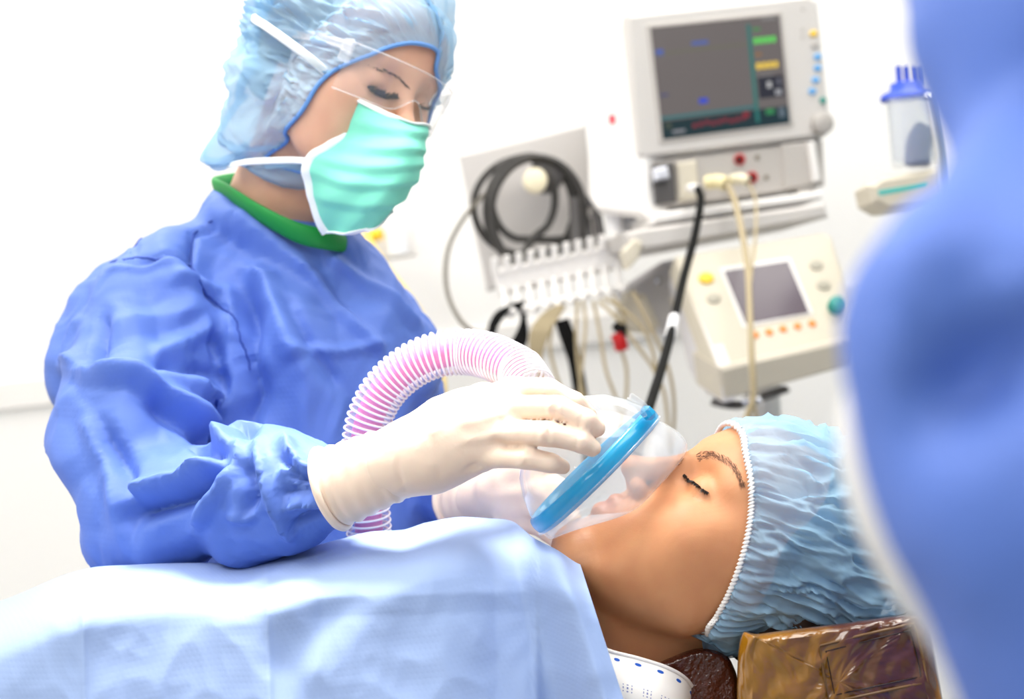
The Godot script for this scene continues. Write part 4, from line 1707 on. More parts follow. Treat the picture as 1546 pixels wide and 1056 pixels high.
func screen_picture() -> ImageTexture:
	var im := Image.create(512, 448, false, Image.FORMAT_RGB8)
	im.fill(Color(0.40, 0.375, 0.37))
	var bar := func(x: float, y: float, w: float, h: float, c: Color) -> void: im.fill_rect(Rect2i(int(x * 512), int(y * 448), int(w * 512), int(h * 448)), c)
	bar.call(0.0, 0.84, 1.0, 0.16, Color(0.09, 0.18, 0.20))
	bar.call(0.0, 0.80, 0.76, 0.025, Color(0.16, 0.42, 0.44))
	bar.call(0.735, 0.06, 0.03, 0.9, Color(0.16, 0.42, 0.40))
	bar.call(0.78, 0.55, 0.2, 0.2, Color(0.16, 0.16, 0.20))
	for k in 4:
		bar.call(0.78 + 0.045 * k, 0.19, 0.036, 0.055, Color(0.35, 0.82, 0.34))
		bar.call(0.78 + 0.045 * k, 0.42, 0.036, 0.06, Color(0.90, 0.76, 0.28))
	bar.call(0.78, 0.10, 0.06, 0.03, Color(0.25, 0.5, 0.28))
	bar.call(0.78, 0.33, 0.05, 0.03, Color(0.55, 0.40, 0.25))
	bar.call(0.30, 0.165, 0.13, 0.035, Color(0.28, 0.36, 0.62))
	bar.call(0.02, 0.205, 0.06, 0.05, Color(0.25, 0.35, 0.70))
	bar.call(0.31, 0.68, 0.07, 0.045, Color(0.18, 0.27, 0.75))
	bar.call(0.02, 0.60, 0.06, 0.02, Color(0.22, 0.25, 0.45))
	bar.call(0.85, 0.60, 0.035, 0.06, Color(0.7, 0.7, 0.7))
	bar.call(0.91, 0.68, 0.05, 0.05, Color(0.6, 0.6, 0.62))
	bar.call(0.93, 0.58, 0.03, 0.06, Color(0.38, 0.38, 0.42))
	for k in 9:
		bar.call(0.24 + 0.048 * k, 0.895 - 0.008 * (k % 3), 0.036, 0.04, Color(0.48, 0.15, 0.20))
	bar.call(0.64, 0.85, 0.05, 0.05, Color(0.50, 0.16, 0.20))
	bar.call(0.82, 0.85, 0.07, 0.05, Color(0.2, 0.5, 0.3))
	bar.call(0.92, 0.85, 0.05, 0.09, Color(0.35, 0.40, 0.44))
	bar.call(0.08, 0.93, 0.10, 0.03, Color(0.5, 0.5, 0.52))
	bar.call(0.03, 0.86, 0.05, 0.05, Color(0.25, 0.28, 0.24))
	# the traces
	for x in 370:
		var y1 := 0.235 * 448 + 6.0 * exp(-pow(fmod(x, 90.0) - 40.0, 2) / 8.0) * -1.0
		im.fill_rect(Rect2i(x, int(y1), 1, 4), Color(0.38, 0.40, 0.26))
	for k in 9:
		bar.call(0.86 + 0.012 * k, 0.015, 0.009, 0.025, Color(0.55, 0.55, 0.55))
		bar.call(0.80 + 0.012 * k, 0.53, 0.009, 0.02, Color(0.5, 0.5, 0.5))
	return ImageTexture.create_from_image(im)

func textured_quad(f: Face, spots: Array, z: float) -> MB:
	# spots: top left, top right, bottom right, bottom left
	var p := PackedVector3Array()
	for q in [spots[0], spots[1], spots[3], spots[2]]:
		var l := on(f, q[0], q[1], z)
		p.append(f.w(l.x, l.y, z))
	var mb := MB.new()
	mb.grid(p, 2, 2)
	return mb

func background() -> void:
	patient_monitor()
	ventilator()
	cable_rack()
	wall_things()

func patient_monitor() -> void:
	var f := face([945, 22, 2.28], [1228, -8, 2.34], [966, 236, 2.28])
	var t := thing("patient_monitor", "white patient monitor with dark screen and side buttons above the sloped console", "monitor", W(1100, 300, 2.35))
	part(t, "bezel", plate(f, [[945, 22], [1222, -8], [1236, 2], [1256, 196], [1246, 206], [968, 240], [962, 232]], -0.03, 0.0, 0.006), M.housing)
	part(t, "housing", plate(f, [[952, 28], [1226, -2], [1246, 280], [984, 314]], -0.20, -0.028, 0.006), M.housing)
	# frame round the screen and the screen set into it
	var scr := mat(Color(0.02, 0.02, 0.02), 0.25)
	scr.emission_enabled = true
	scr.emission_texture = screen_picture()
	scr.emission = Color.BLACK
	scr.emission_energy_multiplier = 0.9
	part(t, "screen_frame", plate(f, [[976, 37], [1181, 16], [1199, 190], [996, 217]], -0.001, 0.003, 0.002), M.grey)
	part(t, "screen", textured_quad(f, [[982, 42], [1177, 22], [1193, 186], [1001, 211]], 0.0035), scr, "dark monitor screen with coloured readings")
	for q in [[1228, 51, M.yellow], [1230, 68, M.grey], [1234, 86, M.blue_button], [1234, 103, M.blue_button], [1231, 121, M.blue_button], [1226, 138, M.blue_button]]:
		part(t, "button", button(f, q[0], q[1], 0.0, 0.0052, 0.003, 16, 1.3), q[2])
	for y in [14, 46, 56]:
		part(t, "button", button(f, 1212, y, 0.0, 0.0036, 0.001, 12), M.grey)
	part(t, "button", button(f, 1242, 152, 0.0, 0.0055, 0.004, 16), M.teal)
	part(t, "knob", button(f, 1240, 187, 0.002, 0.0185, 0.014, 28), mat(Color(0.70, 0.68, 0.66), 0.4))
	# module bay below the screen
	part(t, "module_bay", plate(f, [[978, 244], [1243, 212], [1246, 280], [985, 316]], -0.03, -0.006, 0.003), M.grey)
	part(t, "module", plate(f, [[1180, 218], [1232, 212], [1236, 278], [1184, 285]], -0.007, 0.0, 0.003), M.grey)
	part(t, "handle", plate(f, [[1221, 214], [1231, 213], [1240, 272], [1230, 274]], 0.0, 0.012, 0.003), M.white)
	part(t, "module", plate(f, [[986, 248], [1018, 244], [1022, 304], [990, 309]], -0.007, 0.004, 0.003), M.dark_grey, "dark plug-in module")
	part(t, "plug", plate(f, [[988, 254], [1008, 250], [1012, 268], [991, 272]], 0.004, 0.022, 0.004), mat(Color(0.85, 0.86, 0.9), 0.2))
	part(t, "module", plate(f, [[1022, 246], [1052, 241], [1056, 300], [1026, 305]], -0.007, 0.002, 0.003), M.cream)
	for q in [[1116, 241, 0.0095], [1135, 268, 0.0095]]:
		var so := part(t, "socket", button(f, q[0], q[1], -0.006, q[2], 0.005, 24), M.red, "red round socket")
		part(so, "opening", button(f, q[0], q[1], -0.001, q[2] * 0.62, 0.0006, 20), mat(Color(0.08, 0.01, 0.01), 0.5))
	for q in [[1143, 238], [1157, 268]]:
		part(t, "socket", button(f, q[0], q[1], -0.006, 0.0042, 0.002, 16), mat(Color(0.5, 0.46, 0.4), 0.5))
	part(t, "foot", plate(f, [[1205, 284], [1232, 280], [1232, 292], [1206, 295]], -0.05, -0.004, 0.002), M.grey)
	# left flank, rounded, with the small red mark
	var g := face([900, 40, 2.36], [958, 30, 2.285], [905, 330, 2.36])
	part(t, "side_cover", plate(g, [[905, 35], [950, 26], [975, 330], [898, 322], [884, 300], [882, 190]], -0.05, 0.0, 0.01), M.white)
	part(t, "mark", plate(g, [[919, 174], [928, 173], [929, 187], [920, 188]], 0.0, 0.001, 0.0003), mat(Color(0.9, 0.25, 0.32), 0.5), "small red mark")
	# plugs
	part(t, "connector", cable([[1042, 285, 2.27], [1048, 284, 2.255], [1054, 286, 2.24]], 0.0075, 16), M.white)
	part(t, "connector", cable([[1068, 276, 2.275], [1085, 274, 2.262], [1096, 278, 2.252]], 0.0115, 16), mat(Color(0.90, 0.85, 0.66), 0.5))
	part(t, "connector", cable([[1105, 272, 2.28], [1118, 270, 2.265], [1128, 274, 2.258]], 0.009, 16), mat(Color(0.88, 0.85, 0.74), 0.5))
	# shelf that carries it
	t = thing("monitor_shelf", "white shelf arm between the patient monitor and the sloped console", "shelf", W(1100, 350, 2.35))
	var h := face([966, 348, 2.24], [1250, 308, 2.30], [970, 374, 2.24])
	part(t, "board", plate(h, [[940, 352], [966, 346], [1246, 306], [1252, 328], [972, 378], [950, 372]], -0.22, 0.0, 0.005), M.housing)
	part(t, "lip", plate(h, [[985, 322], [1240, 288], [1244, 300], [988, 338]], -0.2, -0.01, 0.004), M.white)
	part(t, "end_stop", plate(h, [[942, 380], [958, 360], [970, 366], [966, 388], [950, 406]], -0.02, 0.012, 0.003), M.cream)
	# leads
	single("sensor_lead", cable([[1054, 286, 2.24], [1058, 305, 2.2], [1048, 360, 2.15], [1032, 420, 2.08], [1016, 490, 1.95], [1002, 545, 1.85], [985, 600, 1.74], [972, 640, 1.66], [960, 700, 1.60]], 0.0064, 12), M.black, "thick black sensor lead hanging from the patient monitor", "cable", W(960, 700, 1.6))
	single("lead_coupling", cable([[1018, 480, 1.965], [1011, 512, 1.92]], 0.0082, 14), mat(Color(0.93, 0.93, 0.94), 0.3), "small white coupling on the thick black lead", "coupling", W(1011, 512, 1.92))
	single("sensor_lead", cable([[1096, 278, 2.25], [1108, 300, 2.235], [1120, 350, 2.19], [1129, 410, 2.14], [1132, 470, 2.10], [1135, 540, 2.06], [1137, 600, 2.05], [1128, 630, 2.05], [1120, 662, 2.05], [1118, 720, 2.05]], 0.0050, 10), M.beige, "cream lead hanging straight across the sloped console's screen", "cable", W(1118, 720, 2.05))
	single("sensor_lead", cable([[1128, 274, 2.26], [1140, 300, 2.24], [1141, 350, 2.18], [1136, 400, 2.14], [1131, 460, 2.105], [1132, 540, 2.07], [1138, 600, 2.06], [1143, 650, 2.06], [1140, 720, 2.06]], 0.0024, 8), M.beige, "thin pale wire beside the cream lead on the sloped console", "cable", W(1140, 720, 2.06))

func ventilator() -> void:
	var t := thing("ventilator_console", "cream sloped console with small screen, green knob and orange marks", "console", W(1180, 620, 2.2))
	var f := face([1020, 384, 2.24], [1246, 348, 2.30], [1090, 575, 2.12])
	part(t, "panel", plate(f, [[1020, 386], [1246, 350], [1256, 356], [1302, 500], [1296, 515], [1092, 560], [1082, 552]], -0.05, 0.0, 0.005), M.cream)
	part(t, "screen_frame", plate(f, [[1086, 404], [1193, 388], [1228, 474], [1122, 495]], -0.001, 0.002, 0.001), M.white)
	part(t, "screen", plate(f, [[1093, 409], [1190, 394], [1222, 472], [1126, 489]], 0.002, 0.003, 0.0005), mat(Color(0.36, 0.32, 0.36), 0.22), "blank violet grey screen")
	part(t, "button", button(f, 1066, 421, 0.0, 0.0105, 0.004, 20, 1.2), M.yellow, "yellow oval button")
	for q in [[1077, 451], [1232, 401], [1243, 431]]:
		part(t, "button", button(f, q[0], q[1], 0.0, 0.0095, 0.003, 18, 1.2), mat(Color(0.68, 0.66, 0.60), 0.5))
	part(t, "knob", button(f, 1262, 465, 0.0, 0.0145, 0.016, 28), M.teal, "round green knob")
	for q in [[1140, 506], [1161, 502], [1182, 497], [1204, 493], [1226, 489]]:
		part(t, "button", button(f, q[0], q[1], 0.0, 0.0066, 0.002, 14), M.orange)
	# lower front lip, flank and body
	var l := face([1090, 558, 2.125], [1298, 512, 2.18], [1092, 610, 2.14])
	part(t, "front_lip", plate(l, [[1086, 556], [1300, 508], [1290, 552], [1092, 606]], -0.10, 0.0, 0.005), mat(Color(0.80, 0.77, 0.71), 0.5))
	var side := PackedVector3Array([W(1020, 388, 2.245), W(1086, 556, 2.13), W(1092, 608, 2.14), W(1060, 590, 2.26), W(1040, 560, 2.34), W(1010, 430, 2.36)])
	var mb := MB.new()
	mb.poly(side)
	var sb := PackedVector3Array()
	for p in side:
		sb.append(p + f.b.x * 0.02)
	sb.reverse()
	mb.poly(sb)
	sb.reverse()
	for k in 6:
		mb.poly(PackedVector3Array([side[k], sb[k], sb[(k + 1) % 6], side[(k + 1) % 6]]))
	part(t, "side_cover", mb, mat(Color(0.87, 0.86, 0.87), 0.5))
	part(t, "body", plate(f, [[1030, 396], [1240, 362], [1288, 500], [1092, 545]], -0.16, -0.052, 0.004), M.cream)
	# bracket that carries it
	mb = MB.new()
	mb.tube(pcurve([[1076, 606, 2.2], [1115, 612, 2.17], [1150, 600, 2.17], [1185, 588, 2.2]], 8), PackedFloat32Array([0.006, 0.010]), 12, true, 0.6)
	part(t, "bracket", mb, M.dark_grey)
	part(t, "bracket_knob", cable([[1122, 608, 2.15], [1150, 604, 2.14]], 0.008, 14), M.chrome)
	mb = MB.new()
	mb.tube(PackedVector3Array([W(1150, 560, 2.32), W(1150, 600, 2.34), Vector3(W(1150, 600, 2.34).x, 0.05, W(1150, 600, 2.34).z)]), rad(0.03), 16)
	part(t, "stand", mb, M.white)

func cable_rack() -> void:
	# grey panel that carries rack and coil
	var f := face([692, 236, 2.55], [884, 190, 2.55], [742, 430, 2.55])
	single("equipment_panel", plate(f, [[692, 234], [884, 188], [905, 400], [735, 440]], -0.03, 0.0, 0.004), mat(Color(0.78, 0.765, 0.755), 0.55), "pale grey panel behind the coiled black hose", "panel", W(800, 440, 2.55))
	var t := thing("cable_rack", "white rail with hooks holding the leads under the coiled hose", "rack", W(850, 430, 2.35))
	var r := face([742, 408, 2.36], [942, 368, 2.36], [750, 440, 2.36])
	part(t, "rail", plate(r, [[742, 408], [940, 366], [944, 392], [950, 402], [752, 446]], -0.05, 0.0, 0.004), M.white)
	for k in 10:
		var x := 760.0 + k * 19.0
		var y := 447.0 - k * 4.3
		part(t, "hook", cable([[x, y - 10, 2.35], [x + 2, y + 10, 2.335], [x + 5, y + 26, 2.325], [x + 12, y + 30, 2.315], [x + 14, y + 20, 2.305]], 0.0042, 10), M.white)
	for k in 11:
		var x := 748.0 + k * 18.0
		var y := 404.0 - k * 3.9
		part(t, "peg", cable([[x, y + 6, 2.345], [x - 1, y - 14, 2.34]], 0.0062, 12), M.white)
	for q in [[804, 430], [896, 410]]:
		part(t, "screw", button(r, q[0], q[1], 0.0, 0.005, 0.002, 14), M.grey)
	# support arm behind
	t = thing("support_arm", "smooth grey support arm between the hook rail and the sloped console", "arm", W(980, 480, 2.45))
	var a := face([935, 420, 2.46], [1035, 390, 2.46], [960, 520, 2.46])
	part(t, "arm", plate(a, [[930, 440], [1000, 395], [1050, 385], [1046, 470], [1010, 510], [985, 500], [940, 460]], -0.04, 0.0, 0.012), mat(Color(0.80, 0.79, 0.80), 0.35))
	part(t, "bolt", button(a, 994, 424, 0.0, 0.007, 0.004, 16), M.chrome)
	# white box under the arm
	single("junction_box", plate(a, [[930, 470], [945, 440], [975, 445], [996, 490], [985, 505], [945, 500]], 0.02, 0.06, 0.008), M.cream, "rounded cream junction box under the grey support arm", "box", W(960, 500, 2.42))
	# coiled black hose
	var hose := mat(Color(0.16, 0.15, 0.14), 0.45)
	var rings := []
	for k in 4:
		var cx: float = [795, 800, 790, 812][k]
		var cy: float = [312, 318, 300, 322][k]
		var rx: float = [80, 66, 48, 70][k]
		var ry: float = [74, 82, 62, 84][k]
		var l := []
		for i in 13:
			var w := TAU * i / 12.0 * 0.97 + k * 0.7
			l.append([cx + rx * cos(w), cy + ry * sin(w), 2.46 - 0.012 * k - 0.006 * sin(w)])
		rings.append_array(l)
	var tail := [[735, 290, 2.46], [700, 330, 2.42], [676, 380, 2.38], [675, 440, 2.34], [700, 490, 2.30], [745, 515, 2.28], [800, 560, 2.26]]
	t = thing("coiled_hose", "black hose coiled in loops against the pale grey panel", "hose", W(800, 400, 2.45))
	var mb := MB.new()
	mb.tube(pcurve(rings, 8), rad(0.0068), 10)
	part(t, "coil", mb, hose)
	part(t, "tail", cable(tail, 0.0040), mat(Color(0.40, 0.38, 0.34), 0.45), "thin grey brown end of the hose")
	part(t, "tail", cable([[870, 290, 2.43], [884, 330, 2.43], [872, 380, 2.43], [835, 415, 2.43]], 0.0055), hose)
	# round cream gauge with dark mount
	t = thing("pressure_gauge", "round cream gauge in the middle of the coiled hose", "gauge", W(808, 272, 2.5))
	mb = MB.new()
	mb.lathe(W(808, 272, 2.40), cam_basis, [[0.021, -0.03], [0.021, 0.0], [0.019, 0.004], [0.0005, 0.005]], 28)
	part(t, "dial", mb, mat(Color(0.93, 0.89, 0.77), 0.4))
	mb = MB.new()
	mb.lathe(W(826, 262, 2.44), cam_basis, [[0.030, -0.06], [0.030, 0.0], [0.026, 0.006], [0.0005, 0.006]], 24)
	part(t, "mount", mb, M.dark_grey)
	# fittings right of the coil
	t = thing("hose_fitting", "dark clustered hose fittings beside the coiled black hose", "fitting", W(900, 370, 2.42))
	for q in [[[868, 300], [872, 380], 0.011], [[885, 330], [890, 378], 0.008], [[900, 320], [908, 365], 0.009], [[880, 300], [905, 315], 0.008]]:
		part(t, "stem", cable([[q[0][0], q[0][1], 2.43], [q[1][0], q[1][1], 2.42]], q[2], 14), M.dark_grey)
	part(t, "bottle", cable([[928, 320, 2.40], [932, 365, 2.40]], 0.016, 18), mat(Color(0.95, 0.95, 0.96), 0.25), "bright white bottle")
	part(t, "bottle", cable([[950, 322, 2.41], [954, 360, 2.41]], 0.013, 18), mat(Color(0.95, 0.95, 0.96), 0.25))
	# leads that hang from the hooks
	var black: Material = M.black
	t = thing("lead_bundle", "black cable bundle looped over the first hook of the rail", "cable", W(760, 520, 2.3))
	for k in 5:
		part(t, "loop", cable([[792 - k * 2, 458 + k, 2.32], [768 - k * 4, 466 + k * 2, 2.315], [748 - k * 2, 492 + k * 3, 2.31], [744 + k * 3, 520 + k * 3, 2.30], [758 + k * 4, 540, 2.295], [785 + k * 2, 500 + k * 3, 2.31], [792 - k, 466, 2.315]], 0.0048), black)
	t = thing("lead_bundle", "flat black strap of leads hanging through the middle of the rail", "cable", W(875, 610, 2.2))
	for k in 4:
		part(t, "lead", cable([[842 + k * 4, 485 - k, 2.32], [850 + k * 5, 510, 2.315], [862 + k * 4, 545, 2.31], [870 + k * 4, 590, 2.305], [880 + k * 3, 640, 2.30], [884 + k * 3, 700, 2.30]], 0.0052), black)
	t = thing("lead_bundle", "beige bundle of thin leads hanging beside the flat black strap", "cable", W(820, 600, 2.3))
	for k in 7:
		part(t, "lead", cable([[852 - k * 1.5, 462, 2.312], [842 - k * 4, 478, 2.308], [826 - k * 4, 505, 2.30], [815 - k * 1.5, 545, 2.30], [812 + k * 4, 590, 2.30], [816 + k * 6, 660, 2.30]], 0.0033, 8), M.beige)
	var paths := [
		[[872, 455, 2.31], [870, 500, 2.30], [872, 545, 2.30], [880, 590, 2.30], [900, 640, 2.30], [905, 700, 2.30]],
		[[880, 455, 2.31], [884, 490, 2.30], [880, 540, 2.29], [876, 590, 2.29], [886, 660, 2.29]],
		[[896, 455, 2.30], [905, 500, 2.29], [915, 560, 2.28], [932, 610, 2.28], [945, 680, 2.28]],
		[[905, 455, 2.30], [930, 480, 2.28], [960, 520, 2.27], [985, 555, 2.27], [1004, 600, 2.27], [1010, 680, 2.27]],
		[[912, 450, 2.30], [950, 475, 2.28], [978, 510, 2.27], [990, 560, 2.27], [985, 620, 2.27], [975, 690, 2.27]],
		[[925, 448, 2.30], [940, 470, 2.29], [944, 490, 2.285]],
		[[938, 528, 2.28], [946, 560, 2.28], [944, 610, 2.28], [930, 680, 2.28]],
		[[838, 470, 2.31], [830, 520, 2.30], [838, 560, 2.30], [850, 600, 2.30], [862, 680, 2.30]],
		[[955, 440, 2.30], [985, 500, 2.28], [1010, 560, 2.28], [1018, 620, 2.28], [1012, 690, 2.28]]]
	var says := ["limp beige lead hanging behind the flat black strap", "beige lead hanging on the right of the flat black strap", "beige lead slanting down to the clear mask's hook", "beige lead curving under the junction box to the right", "beige lead bending back towards the clear mask", "short beige lead ending in the black and red plug", "beige lead hanging below the black and red plug", "beige lead hanging left of the flat black strap", "beige lead curving outermost towards the thick black lead"]
	for k in paths.size():
		single("sensor_wire", cable(paths[k], 0.0030, 8), M.beige, says[k], "cable", W(paths[k][-1][0], paths[k][-1][1], paths[k][-1][2]), "beige leads hanging from the rail")
	t = thing("sensor_plug", "black and red plug hanging among the beige leads", "plug", W(938, 525, 2.28))
	part(t, "sleeve", cable([[931, 490, 2.285], [938, 498, 2.28], [942, 508, 2.278]], 0.0105, 14), M.black)
	part(t, "tip", cable([[932, 504, 2.279], [936, 516, 2.278], [939, 528, 2.28]], 0.0115, 14), M.red, "red plug tip")

func wall_things() -> void:
	# rail along the wall
	var y0 := W(60, 575, 3.02).y
	struct("trim_1", slab(Vector3(RX0, y0 - 0.06, RZ0), Vector3(RX1, y0, RZ0 + 0.012)), mat(Color(0.93, 0.92, 0.91), 0.6))
	# outlet with a yellow hose
	var t := thing("gas_outlet", "white wall outlet with yellow plug behind the green mask", "outlet", W(590, 385, 2.9))
	var f := face([545, 320, 2.9], [625, 308, 2.9], [552, 392, 2.9])
	part(t, "plate", plate(f, [[550, 320], [622, 309], [630, 385], [558, 396]], -0.03, 0.0, 0.006), M.white)
	part(t, "bottle", cable([[598, 330, 2.86], [602, 384, 2.86]], 0.020, 18), mat(Color(0.93, 0.94, 0.96), 0.2))
	part(t, "plug", cable([[556, 358, 2.87], [576, 353, 2.86]], 0.013, 16), M.yellow, "yellow gas plug")
	single("gas_hose", cable([[552, 352, 2.86], [560, 372, 2.84], [580, 402, 2.82], [608, 438, 2.80], [630, 470, 2.78], [652, 510, 2.75], [664, 560, 2.72], [668, 610, 2.70], [664, 800, 2.72], [690, 1200, 2.80], [700, 1650, 2.85], [720, 1900, 2.88]], 0.0085, 12), mat(Color(0.96, 0.83, 0.45), 0.5), "yellow gas hose running down behind the blue gown", "hose", W(664, 700, 2.7))
	# suction jar and dispenser on the right
	var c := W(1362, 170, 2.1)
	t = thing("suction_jar", "clear suction jar with blue lid beside the blue gowned arm", "jar", W(1385, 255, 2.1))
	var jb := Basis(Vector3.RIGHT, Vector3.FORWARD, Vector3.UP)
	var mb := MB.new()
	mb.lathe(W(1382, 252, 2.1), jb, [[0.001, 0.0], [0.032, 0.0], [0.034, 0.01], [0.036, 0.105], [0.035, 0.105], [0.033, 0.012], [0.001, 0.004]], 32)
	part(t, "jar", mb, clear(Color(0.92, 0.96, 1.0), 0.2, 0.05))
	mb = MB.new()
	mb.lathe(W(1371, 148, 2.1), jb, [[0.001, -0.004], [0.040, -0.004], [0.041, 0.004], [0.036, 0.010], [0.026, 0.013], [0.024, 0.024], [0.001, 0.026]], 32)
	var blue := mat(Color(0.15, 0.30, 0.78), 0.4)
	var lid := part(t, "lid", mb, blue, "blue lid")
	for x in [1358, 1370, 1384, 1394]:
		part(lid, "nozzle", cable([[x, 128, 2.1], [x - 2, 100, 2.1]], 0.0045, 12), blue)
	part(t, "contents", cable([[1385, 250, 2.1], [1388, 215, 2.1], [1400, 195, 2.1]], 0.019, 16), mat(Color(0.08, 0.24, 0.52), 0.6), "crumpled blue cloth inside")
	t = thing("jar_holder", "white holder with teal lettering under the suction jar", "holder", W(1365, 310, 2.1))
	f = face([1312, 270, 2.07], [1420, 255, 2.07], [1314, 318, 2.07])
	part(t, "body", plate(f, [[1312, 280], [1330, 266], [1425, 252], [1432, 300], [1400, 314], [1340, 318], [1318, 306]], -0.09, 0.0, 0.008), M.cream)
	part(t, "label", plate(f, [[1326, 288], [1400, 276], [1401, 283], [1327, 295]], 0.0, 0.0006, 0.0002), mat(Color(0.25, 0.75, 0.72), 0.5), "teal printed line")
	# chrome pole
	t = thing("infusion_pole", "shiny chrome pole beside the suction jar", "pole", Vector3(W(1418, 220, 1.95).x, 0, W(1418, 220, 1.95).z))
	var pt := W(1404, 155, 1.95)
	part(t, "rod", cable([[1403, 150, 1.95], [1410, 158, 1.95], [1428, 285, 1.95], [1440, 380, 1.95]], 0.0085, 16), M.chrome)
	mb = MB.new()
	var lowp := W(1440, 380, 1.95)
	mb.tube(PackedVector3Array([lowp, lowp + Vector3(0.004, -0.1, 0), Vector3(lowp.x + 0.01, 0.03, lowp.z)]), rad(0.0085), 16)
	part(t, "post", mb, M.chrome)
	mb = MB.new()
	mb.lathe(Vector3(lowp.x + 0.01, 0.0, lowp.z), jb, [[0.001, 0.0], [0.18, 0.0], [0.18, 0.015], [0.03, 0.04], [0.001, 0.04]], 32)
	part(t, "foot", mb, M.chrome)

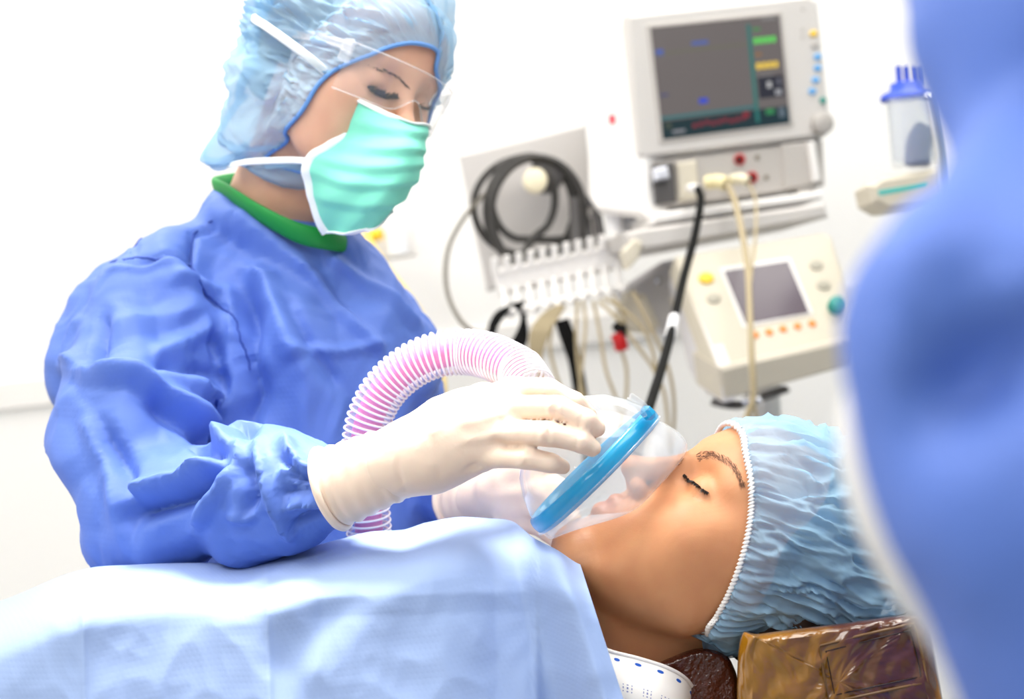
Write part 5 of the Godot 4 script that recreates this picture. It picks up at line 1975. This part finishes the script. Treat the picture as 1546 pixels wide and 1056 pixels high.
# ---------------------------------------------------------------- person at the right edge, close to the camera
func foreground_person() -> void:
	var base := W(1750, 900, 0.5)
	base.y = 0.0
	var t := thing("person", "person in blue gown standing close by, bent arm out of focus", "person", base)
	var g := Field.new()
	px_cap(g, [1600, -260, 0.48, 250], [1585, 60, 0.42, 205], 0.03)
	px_cap(g, [1585, 60, 0.42, 205], [1580, 190, 0.41, 130], 0.012)
	px_cap(g, [1580, 230, 0.41, 122], [1480, 470, 0.36, 172], 0.012)
	px_cap(g, [1470, 500, 0.36, 178], [1560, 740, 0.36, 190], 0.02)
	px_cap(g, [1560, 740, 0.36, 190], [1660, 1010, 0.36, 170], 0.03)
	px_cap(g, [1660, 1010, 0.36, 170], [1760, 1300, 0.38, 150], 0.03)
	px_cap(g, [1390, 615, 0.318, 40], [1530, 540, 0.322, 85], 0.02, true)
	# torso to the right of the camera
	var sh := W(1600, -260, 0.48)
	g.cap(sh + Vector3(0.02, 0.0, 0.0), 0.06, sh + Vector3(0.30, 0.02, 0.02), 0.07, 0.06)
	g.cap(sh + Vector3(0.20, -0.05, 0.02), 0.11, Vector3(sh.x + 0.22, 1.05, sh.z + 0.02), 0.13, 0.06)
	g.cap(Vector3(sh.x + 0.22, 1.05, sh.z + 0.02), 0.13, Vector3(sh.x + 0.22, 0.35, sh.z + 0.02), 0.2, 0.06)
	var bo := bounds(g, 0.02)
	var mb := g.surface(bo[0], bo[1], 0.009)
	fold_cloth(mb, [[[[1380, 330], [1370, 420], [1400, 560]], 50, 0.006], [[[1520, 250], [1490, 400], [1450, 520]], 60, -0.008], [[[1400, 700], [1450, 820], [1520, 930]], 50, 0.005], [[[1390, 620], [1450, 580], [1560, 520]], 75, -0.016], [[[1420, 520], [1500, 470], [1560, 440]], 50, 0.006]], -0.2, 0.0028, 0.08, 77)
	part(t, "gown", mb, M.gown, "blue surgical gown, strongly blurred")
	# gloved hand at the end of the hanging forearm
	var wr := W(1745, 1262, 0.38)
	var go := (W(1760, 1300, 0.38) - W(1660, 1010, 0.36)).normalized()
	var flat := (cam_basis.z - go * cam_basis.z.dot(go)).normalized()
	var side := go.cross(flat)
	var hf := Field.new()
	hf.cap(wr, 0.029, wr + go * 0.05, 0.030, 0.01)
	for q in 4:
		var o := (q - 1.5) * 0.019
		var k := wr + go * 0.10 + side * o
		hf.cap(wr + go * 0.04 + side * o * 0.6, 0.018, k, 0.0115, 0.012)
		var ln: float = [0.068, 0.078, 0.072, 0.055][q]
		hf.cap(k, 0.0112, k + (go - flat * 0.25).normalized() * ln * 0.5, 0.0098, 0.003)
		hf.cap(k + (go - flat * 0.25).normalized() * ln * 0.5, 0.0098, k + (go - flat * 0.25).normalized() * ln * 0.5 + (go - flat * 0.7).normalized() * ln * 0.5, 0.0082, 0.003)
	hf.cap(wr + go * 0.05 - side * 0.02, 0.015, wr + go * 0.085 - side * 0.045 - flat * 0.01, 0.0115, 0.01)
	hf.cap(wr + go * 0.085 - side * 0.045 - flat * 0.01, 0.0115, wr + go * 0.118 - side * 0.05 - flat * 0.02, 0.009, 0.003)
	var hb := bounds(hf, 0.008)
	part(t, "glove", hf.surface(hb[0], hb[1], 0.004), M.glove)
	# white undersleeve showing below the elbow
	mb = MB.new()
	mb.tube(pcurve([[1400, 560, 0.40], [1352, 640, 0.40], [1372, 760, 0.40], [1430, 870, 0.40], [1500, 960, 0.40], [1600, 1060, 0.40]], 8), PackedFloat32Array([0.010, 0.016]), 20)
	part(t, "undersleeve", mb, M.white, "white undersleeve")
	legs(t, Vector3(sh.x + 0.22, 0.4, sh.z + 0.02), Vector3.RIGHT, Vector3.FORWARD)
	var T := Transform3D(Basis(Vector3.UP, deg_to_rad(200.0)), sh + Vector3(0.20, 0.27, 0.04))
	var f := Field.new()
	head_field(T, 0.01, f)
	f.cap(T * Vector3(0, -0.05, -0.03), 0.052, T * Vector3(0, -0.2, -0.05), 0.06, 0.02)
	bo = bounds(f, 0.01)
	mb = f.surface(bo[0], bo[1], 0.007)
	tint(mb, Color(0.66, 0.33, 0.21), 0.06, 0.3)
	part(t, "body", mb, M.skin)
	f = Field.new()
	f.ell(T * Vector3(0, 0.055, -0.03), T.basis, Vector3(0.098, 0.09, 0.11))
	bo = bounds(f, 0.01)
	part(t, "bouffant_cap", f.surface(bo[0], bo[1], 0.01), M.cap)

func legs(t: Node3D, hip: Vector3, across: Vector3, along: Vector3) -> void:
	var cloth := mat(Color(0.30, 0.43, 0.78), 0.7)
	for q in [-1.0, 1.0]:
		var a: Vector3 = hip + across * (0.085 * q)
		var f := Vector3(a.x, 0.09, a.z)
		var mb := MB.new()
		mb.tube(curve([a, a.lerp(f, 0.5) + along * 0.01, f], 8), PackedFloat32Array([0.085, 0.082, 0.078, 0.075, 0.07, 0.068, 0.066, 0.064, 0.063, 0.062, 0.061, 0.06, 0.06, 0.06, 0.06, 0.06, 0.06]), 20)
		part(t, "trouser_leg", mb, cloth)
		var sf := Field.new()
		sf.cap(Vector3(f.x, 0.045, f.z) - along * 0.05, 0.042, Vector3(f.x, 0.04, f.z) + along * 0.13, 0.038, 0.02)
		sf.cap(Vector3(f.x, 0.05, f.z), 0.045, f, 0.05, 0.03)
		var bo := bounds(sf, 0.01)
		part(t, "shoe", sf.surface(bo[0], bo[1], 0.008), M.white)
